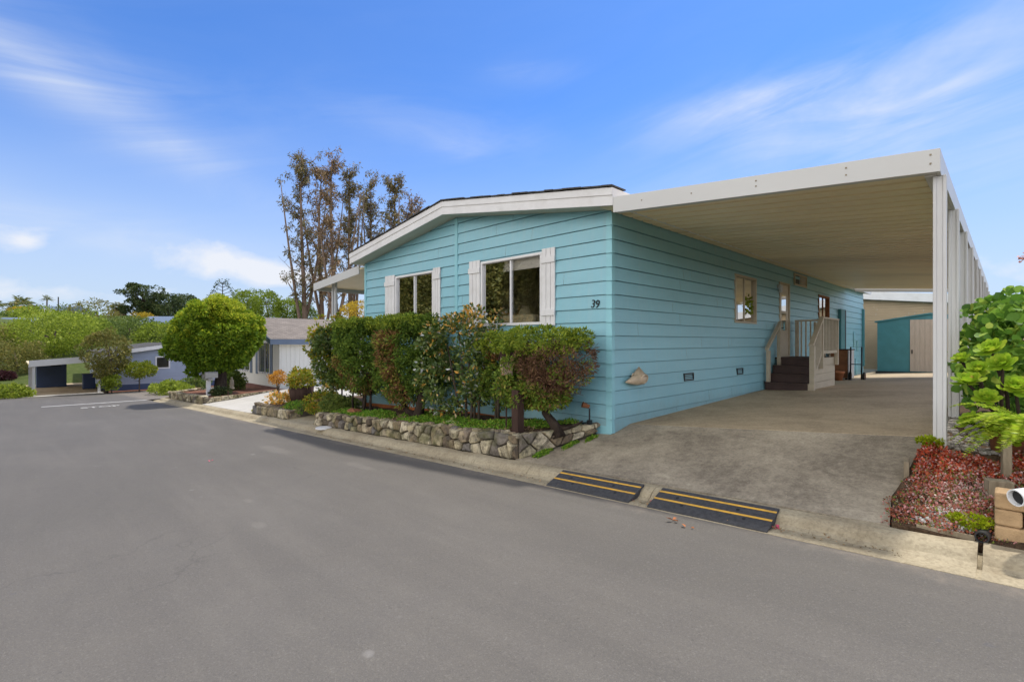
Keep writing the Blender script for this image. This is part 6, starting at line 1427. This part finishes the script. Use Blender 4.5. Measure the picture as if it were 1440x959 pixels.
# ================================================================= trees and houses beyond
T_ = [  # name, px, base py, depth, height, rx, rz, material, label, options
 ('leafy_tree', 78, 520, 44, 5.1, 3.6, 2.3, 'L_bright', 'broad light green tree directly behind the white carport', dict(leaf=.22, npuff=230, per=30)),
 ('leafy_tree', 30, 525, 47, 4.7, 3.2, 2.2, 'L_yellowgreen', 'broad yellow green tree left of the tree behind the white carport', dict(leaf=.22, npuff=190, per=30, tint=lambda P, d, i: rng.uniform(0, .55, len(P)))),
 ('leafy_tree', 112, 505, 50, 4.6, 2.6, 2.0, 'L_bright', 'lower light green tree right of the broad tree behind the carport', dict(leaf=.22, npuff=150, per=28, tint=lambda P, d, i: rng.uniform(0, .6, len(P)))),
 ('leafy_tree', 20, 540, 38, 3.4, 2.1, 1.6, 'L_olive', 'olive and gold bush tree at the far left beside the low brown wall', dict(leaf=.16, npuff=150, per=28)),
 ('leafy_tree', -30, 540, 40, 5.0, 2.5, 2.0, 'L_olive', 'dull green tree cut off by the left edge', dict(leaf=.18, npuff=120, per=28)),
 ('leafy_tree', 182, 505, 58, 5.0, 3.4, 2.1, 'L_mid', 'mid green spreading tree above the lavender roof', dict(leaf=.24, npuff=190, per=30)),
 ('leafy_tree', 228, 505, 58, 4.3, 3.0, 2.0, 'L_bright', 'pale green tree between the lavender roof and the round tree', dict(leaf=.24, npuff=150, per=28, tint=lambda P, d, i: rng.uniform(0, .7, len(P)))),
 ('leafy_tree', 137, 478, 72, 5.6, 3.2, 2.4, 'L_olive', 'feathery light tree on the slope left of the two dark cypresses', dict(leaf=.26, npuff=150, per=24, gap=.7)),
 ('leafy_tree', 104, 478, 76, 5.4, 2.6, 1.9, 'L_mid', 'open crowned tree with thin tufts against the sky', dict(leaf=.24, npuff=90, per=20, gap=.6)),
 ('leafy_tree', 120, 486, 66, 3.6, 2.6, 1.6, 'L_dark', 'dark bush tree in the middle of the slope', dict(leaf=.26, npuff=110, per=26)),
 ('leafy_tree', 55, 480, 70, 4.6, 4.2, 2.0, 'L_bright', 'wide light green crown on the slope below the fan palm', dict(leaf=.28, npuff=170, per=28, tint=lambda P, d, i: rng.uniform(0, .65, len(P)))),
 ('leafy_tree', 12, 482, 70, 4.2, 3.4, 1.8, 'L_mid', 'mid green crown on the slope at the far left', dict(leaf=.28, npuff=130, per=28)),
 ('leafy_tree', 168, 482, 68, 3.0, 2.6, 1.3, 'L_mid', 'low rounded green tree below the skirted palm', dict(leaf=.26, npuff=110, per=28)),
 ('golden_tree', 201, 466, 84, 3.2, 2.3, 1.5, 'L_gold', 'round golden bush below the flat topped cypress', dict(leaf=.26, npuff=90, per=26, tint=lambda P, d, i: rng.uniform(0, .6, len(P)))),
 ('golden_tree', 34, 462, 84, 3.6, 1.9, 1.0, 'L_gold', 'golden shrub on the slope under the fan palm', dict(leaf=.24, npuff=60, per=24)),
 ('cypress_tree', 238, 475, 95, 8.6, 3.6, 3.0, 'L_dark', 'dark rounded cypress behind the round tree', dict(leaf=.34, npuff=150, per=30, amp=.25)),
 ('cypress_tree', 260, 475, 100, 9.0, 3.2, 3.0, 'L_dark', 'dark cypress top just showing over the round tree', dict(leaf=.34, npuff=120, per=30, amp=.25)),
 ('street_tree', 348, 470, 62, 5.6, 1.8, 2.1, 'L_bright', 'leftmost of the four clipped green trees above the cream house roof', dict(leaf=.2, npuff=110, per=34, tint=lambda P, d, i: rng.uniform(0, .5, len(P)), group='row of green trees behind the cream house')),
 ('street_tree', 373, 470, 60, 5.2, 1.9, 2.1, 'L_bright', 'tallest rounded tree of the four above the cream house roof', dict(leaf=.2, npuff=110, per=34, tint=lambda P, d, i: rng.uniform(0, .5, len(P)), group='row of green trees behind the cream house')),
 ('street_tree', 405, 470, 62, 4.9, 2.2, 2.0, 'L_bright', 'third of the four green trees above the cream house roof, lighter than its neighbours', dict(leaf=.2, npuff=120, per=34, tint=lambda P, d, i: rng.uniform(.1, .7, len(P)), group='row of green trees behind the cream house')),
 ('street_tree', 430, 470, 60, 3.9, 1.7, 1.7, 'L_mid', 'lowest and darkest of the four green trees, next to the bare eucalyptus trunks', dict(leaf=.2, npuff=90, per=34, group='row of green trees behind the cream house')),
 ('golden_tree', 503, 470, 40, 2.6, 1.3, 1.0, 'L_gold', 'golden bush seen under the side awning of the turquoise house', dict(leaf=.14, npuff=90, per=28)),
]
for i, (nm_, px, pyb, d, h, rx, rz, mt, lab, kw) in enumerate(T_): tree_px(nm_, px, pyb, d, h, rx, rz, mt, lab, seed=50 + i, **kw)
plant('low_hedge', 12, 553, 1.0, (2.4, 1.0, .42), 'L_bright', 'low light green planting beside the road at the far left', 'shrub', 90, 30, .25, .14, seed=31) if False else None
for (px, py, d, r, mt, lab, sd) in ((10, 553, 27.4, (.7, .9, .42), 'L_bright', 'low bright green mound beside the road at the far left', 31), (-18, 556, 27.2, (.8, 1.0, .42), 'L_mid', 'low darker mound cut off by the left edge', 32), (2, 531, 36, (.6, .6, .42), 'L_purple', 'purple leaved bush at the far left', 33), (60, 538, 44, (1.5, 2.2, .8), 'L_olive', 'olive hedge behind the low brown wall', 34), (100, 532, 50, (1.5, 2.6, 1.0), 'L_yellowgreen', 'yellow green bushes seen through the white carport', 35)):
    c = at_d(px, py, d); root = empty('mound_shrub', (c[0], c[1], c[2] - r[2]), lab, 'shrub'); P, dd2, idx, D = crown_points(c, r, 110, 26, .2, sd, .5, .18); leaves('foliage', P, dd2, .14, .5, M[mt], root)
    MB().tube([(c[0], c[1], c[2] - r[2] - .3), (c[0], c[1], c[2])], [.05, .02], 6).build('stem', M['bark_mid'], root)
# flat topped cypress
cb_ = at_d(201, 470, 92); CY = empty('cypress_tree', cb_, 'wind shaped flat topped dark cypress with open branches against the sky', 'tree')
mb = MB(); up = np.array([0, 0, 1.0]); pads = []
for k, (dx, dz, rx, rz) in enumerate(((-1.9, 7.6, 2.2, .45), (.6, 8.3, 2.5, .5), (2.3, 7.0, 2.0, .5), (-3.2, 4.6, 1.5, .5), (3.2, 5.0, 1.9, .6), (.2, 5.6, 2.2, .6), (-1.2, 5.9, 1.3, .5), (.3, 4.1, 1.7, .6), (3.9, 3.9, 1.1, .6), (-1.9, 8.9, .6, .25))):
    c = cb_ + np.array([dx * CX, dx * SX, dz]); pads.append((c, rx, rz)); mb.tube([cb_ + up * (dz * .35), cb_ + up * (dz * .7) + np.array([dx * CX * .4, dx * SX * .4, 0]), c], [.22, .16, .06], 6)
mb.tube([cb_ - up, cb_ + up * 4, cb_ + up * 8], [.4, .3, .12], 8); mb.build('trunk', M['bark'], CY)
Ps, Ds = [], []
for k, (c, rx, rz) in enumerate(pads):
    P, d, i_, D = crown_points(c, (rx, rx, rz), 34, 28, .4, 900 + k, .3, .3); Ps.append(P); Ds.append(d)
leaves('crown', np.concatenate(Ps), np.concatenate(Ds), .32, .5, M['L_dark'], CY)
def palm(px, pyb, d, h, fl, n, label, mat='L_palm', skirt=False, tr=.22, droop=1.0):
    b = at_d(px, pyb, d); root = empty('palm_tree', b, label, 'palm'); t = b + np.array([0, 0, h]); r = random.Random(int(px))
    MB().tube([b - (0, 0, .5), b + (0, 0, h * .5), t], [tr * 1.3, tr, tr * .9], 8).build('trunk', M['bark_mid'], root, smooth=True)
    P, N, S = [], [], []
    for i in range(n):
        w_ = 2.4 * i; e = r.uniform(-.5, 1.2); L = fl * r.uniform(.8, 1.1); h_ = np.array([math.cos(w_) * math.cos(e), math.sin(w_) * math.cos(e), math.sin(e)]); sd_ = unit(np.cross(h_, [0, 0, 1.0]))
        for q in np.linspace(.15, 1, 16):
            p = t + h_ * L * q - np.array([0, 0, L * .5 * droop * q * q])
            for s in (-1, 1): P.append(p); N.append(unit(sd_ * s + h_ * .9 - np.array([0, 0, .35]))); S.append(L * .34 * (1 - .55 * q))
    leaves('crown', np.array(P), np.array(N), np.array(S), .16, M[mat], root, out=.9)
    if skirt:
        Q = t + np.concatenate([rng.normal(0, 1, (700, 2)) * .45, rng.uniform(-3.2, 0, (700, 1))], 1) * np.array([1, 1, 1.0]); Q[:, :2] = t[:2] + (Q[:, :2] - t[:2]) * (1 + (t[2] - Q[:, 2:3]) * .35)
        leaves('dead_skirt', Q, unit(np.concatenate([(Q - t)[:, :2], np.full((700, 1), -1.5)], 1)), .7, .2, M['L_euc'], root, out=.85)
palm(30, 455, 95, 3.4, 3.4, 34, 'bushy feather palm low on the skyline at the far left')
palm(66, 452, 130, 5.9, 1.5, 24, 'tall thin fan palm with a small round head on the skyline', tr=.16, droop=.6)
palm(167, 462, 92, 4.0, 2.1, 26, 'palm with a brown skirt of dead fronds left of the flat topped cypress', skirt=True)
palm(-2, 455, 110, 4.0, 2.0, 20, 'palm crown cut by the left edge of the skyline')
ab = at_d(313, 470, 90); AR = empty('araucaria_tree', ab, 'thin bare topped tree poking above the round tree', 'tree'); mb = MB(); mb.tube([ab, ab + (0, 0, 9.2)], [.2, .05], 6); Pq = []
for k in range(6):
    z = 6.0 + k * .6
    for s in (-1, 1):
        e = ab + np.array([s * CX * (2.2 - k * .3), s * SX * (2.2 - k * .3), z + .55]); mb.tube([ab + (0, 0, z), e], [.06, .03], 5); Pq.append(e)
Pq.append(ab + (0, 0, 9.2)); mb.build('trunk', M['bark'], AR); Pq = np.repeat(np.array(Pq), 26, 0) + rng.normal(0, .22, (13 * 26, 3)); leaves('crown', Pq, rdirs(len(Pq)), .3, .5, M['L_dark'], AR)
# pole and hill houses
pb = at_d(82, 447, 110); tag(MB().tube([pb - (0, 0, 2), pb + (0, 0, 4.6)], [.14, .10], 8).build('utility_pole', M['bark'], None, pb), 'bare utility pole on the skyline right of the tall palm', 'pole')
def hill_house(px, py, d, w_, h, dep, wm, rm, label, cat='house'):
    c = at_d(px, py, d); root = empty('hill_house', c, label, cat); R_ = Matrix.Translation(Vector(c)) @ Matrix.Rotation(YAW, 4, 'Z')
    MB().box(-w_ / 2, w_ / 2, 0, dep, -3, h, R_).build('wall', M[wm], root)
    rf_ = MB(); rf_.prism([tuple(R_ @ Vector(p)) for p in ((-w_ / 2 - .4, -.4, h + .002), (-w_ / 2 - .4, dep + .4, h + .002), (-w_ / 2 - .4, dep / 2, h + 1.2))], tuple(R_.to_3x3() @ Vector((w_ + .8, 0, 0)))); rf_.build('roof', M[rm], root)
    n = max(1, int(w_ / 3))
    for i in range(n):
        x = -w_ / 2 + w_ * (i + .5) / n; MB().box(x - .6, x + .6, -.05, -.005, h * .35, h * .8, R_).build('window', M['dark'], root)
hill_house(60, 449, 120, 11, 2.2, 7, 'stucco', 'slate_trim', 'house with a grey roof on the ridge between the two left palms')
hill_house(8, 484, 62, 4.0, 2.2, 4, 'stucco', 'slate_trim', 'pale house half hidden by trees at the far left of the slope')
hill_house(214, 473, 70, 3.2, 1.7, 4, 'redhouse', 'slate_trim', 'red walled house peeping out beside the round tree')
hill_house(100, 462, 92, 3.4, 2.0, 4, 'stucco', 'slate_trim', 'grey house glimpsed between the trees below the utility pole')
hill_house(30, 462, 88, 5, 2.4, 5, 'stucco', 'stucco', 'whitish house wall showing through the crowns below the feather palm')

# ================================================================= eucalyptus stand
EU = [(425, 47, 17.6, 0, 'reddish brown half dead eucalyptus at the left end of the stand, tallest of all', 'L_euc2', 1.0),
      (450, 50, 17.4, 1, 'brown leaved eucalyptus second from the left, with bare forked tips', 'L_euc', .9),
      (472, 46, 16.4, 2, 'eucalyptus with drooping brown leaves in the middle of the stand', 'L_euc', .9),
      (494, 49, 16.8, 3, 'dense dark eucalyptus right of the middle of the stand', 'L_euc2', .8),
      (523, 52, 16.6, 4, 'olive brown eucalyptus just left of the roof slope', 'L_euc2', .9),
      (553, 47, 18.2, 5, 'slim eucalyptus behind the roof slope with a single high tuft', 'L_euc2', .7),
      (584, 50, 16.8, 6, 'rightmost eucalyptus, low against the roof ridge', 'L_euc', .9)]
for (px, d, h, sd, lab, mt, wf) in EU:
    b = at_d(px, 490, d); b[2] = -1.0; hh = h + 2.9
    if px > 540: hh = h + .6
    root = empty('eucalyptus_tree', b, lab, 'tree', 'eucalyptus stand'); r = random.Random(sd * 7 + 1); mb = MB(); tips = []
    lean = np.array([r.uniform(-.6, .6), r.uniform(-.6, .6), 0])
    tpt = lambda t: b + np.array([0, 0, hh * t]) + lean * t * t + np.array([.25 * math.sin(5 * t + sd), .2 * math.cos(4 * t), 0])
    mb.tube([tpt(t) for t in np.linspace(-.02, .98, 12)], list(np.linspace(.32, .035, 12)), 8)
    for k in range(2 if sd != 5 else 1):               # secondary stems from low down
        w_ = r.uniform(0, 6.28); q = [tpt(.12 + .1 * k) + np.array([math.cos(w_) * 2.3 * s ** .8 * wf, math.sin(w_) * 2.3 * s ** .8 * wf, hh * (.72 - .1 * k) * s]) for s in np.linspace(0, 1, 8)]; mb.tube(q, list(np.linspace(.17, .03, 8)), 6)
        for s in q[2:]: tips.append((s, .5))
    for k in range(46):
        t = .28 + .68 * r.random() ** .85; s = tpt(t); w_ = r.uniform(0, 6.28); L = wf * r.uniform(.8, 3.1) * (1.25 - .75 * t)
        if sd in (0,) and r.random() < .15: L *= 1.7
        e = s + np.array([math.cos(w_) * L * .74, math.sin(w_) * L * .74, L * r.uniform(.4, 1.15)]); m1 = (s + e) / 2 + np.array([0, 0, -.12 * L])
        mb.tube([s, m1, e], [.055, .038, .014], 5); tips += [(e, .5), (m1, .38)]
        if r.random() < .5: e2 = m1 + np.array([r.uniform(-.7, .7), r.uniform(-.7, .7), r.uniform(.3, .9)]); mb.tube([m1, e2], [.026, .01], 4); tips.append((e2, .36))
    for p_, _ in tips[:]:
        for _k in range(2):
            e_ = p_ + np.array([r.uniform(-.5, .5), r.uniform(-.5, .5), r.uniform(-.1, .8)]); mb.tube([p_, (p_ + e_) / 2 + np.array([0, 0, -.05]), e_], [.016, .011, .005], 4, False)
    mb.build('trunk', M['bark_eu'], root, smooth=True)
    for t in np.linspace(.2, .97, 9): tips.append((tpt(t), .36))
    C = np.array([p for p, _ in tips]); R_ = np.array([q for _, q in tips]); keep = np.array([r.random() < .86 for _ in tips]); C, R_ = C[keep], R_[keep]
    idx = np.repeat(np.arange(len(C)), 35); dd2 = rdirs(len(idx)); P = C[idx] + dd2 * (R_[idx] * rng.uniform(.15, 1, len(idx)))[:, None] * np.array([.8, .8, 1.0])
    leaves('crown', P, dd2, .27, .32, M[mt], root, droop=.55, out=.5)

# trees on the other side of the road, seen mirrored in the windows
for i, (x, y, h, r0, lab) in enumerate(((-19, -13, 7.5, 3.0, 'dark tree across the road, mirrored at the right side of the large front window'), (-23.5, -14.5, 9.0, 3.4, 'tall dark tree across the road mirrored in the large front window'), (-28, -13, 8.2, 3.2, 'bushy dark tree across the road mirrored left in the large front window'), (-33, -14, 9.5, 3.5, 'tall dark tree across the road mirrored at the right of the smaller front window'),
        (-37.5, -13, 8.5, 3.3, 'rounded dark tree across the road mirrored in the smaller front window'), (-42, -14, 9, 3.4, 'dark tree across the road farthest down the street'))):
    simple_tree('roadside_tree', (x, y, road_z(x)), h * 1.35, (r0 * 1.15, r0 * 1.1, h * .64), 'L_olive', lab, npuff=420, per=60, leaf=.26, seed=300 + i, inner=.3)
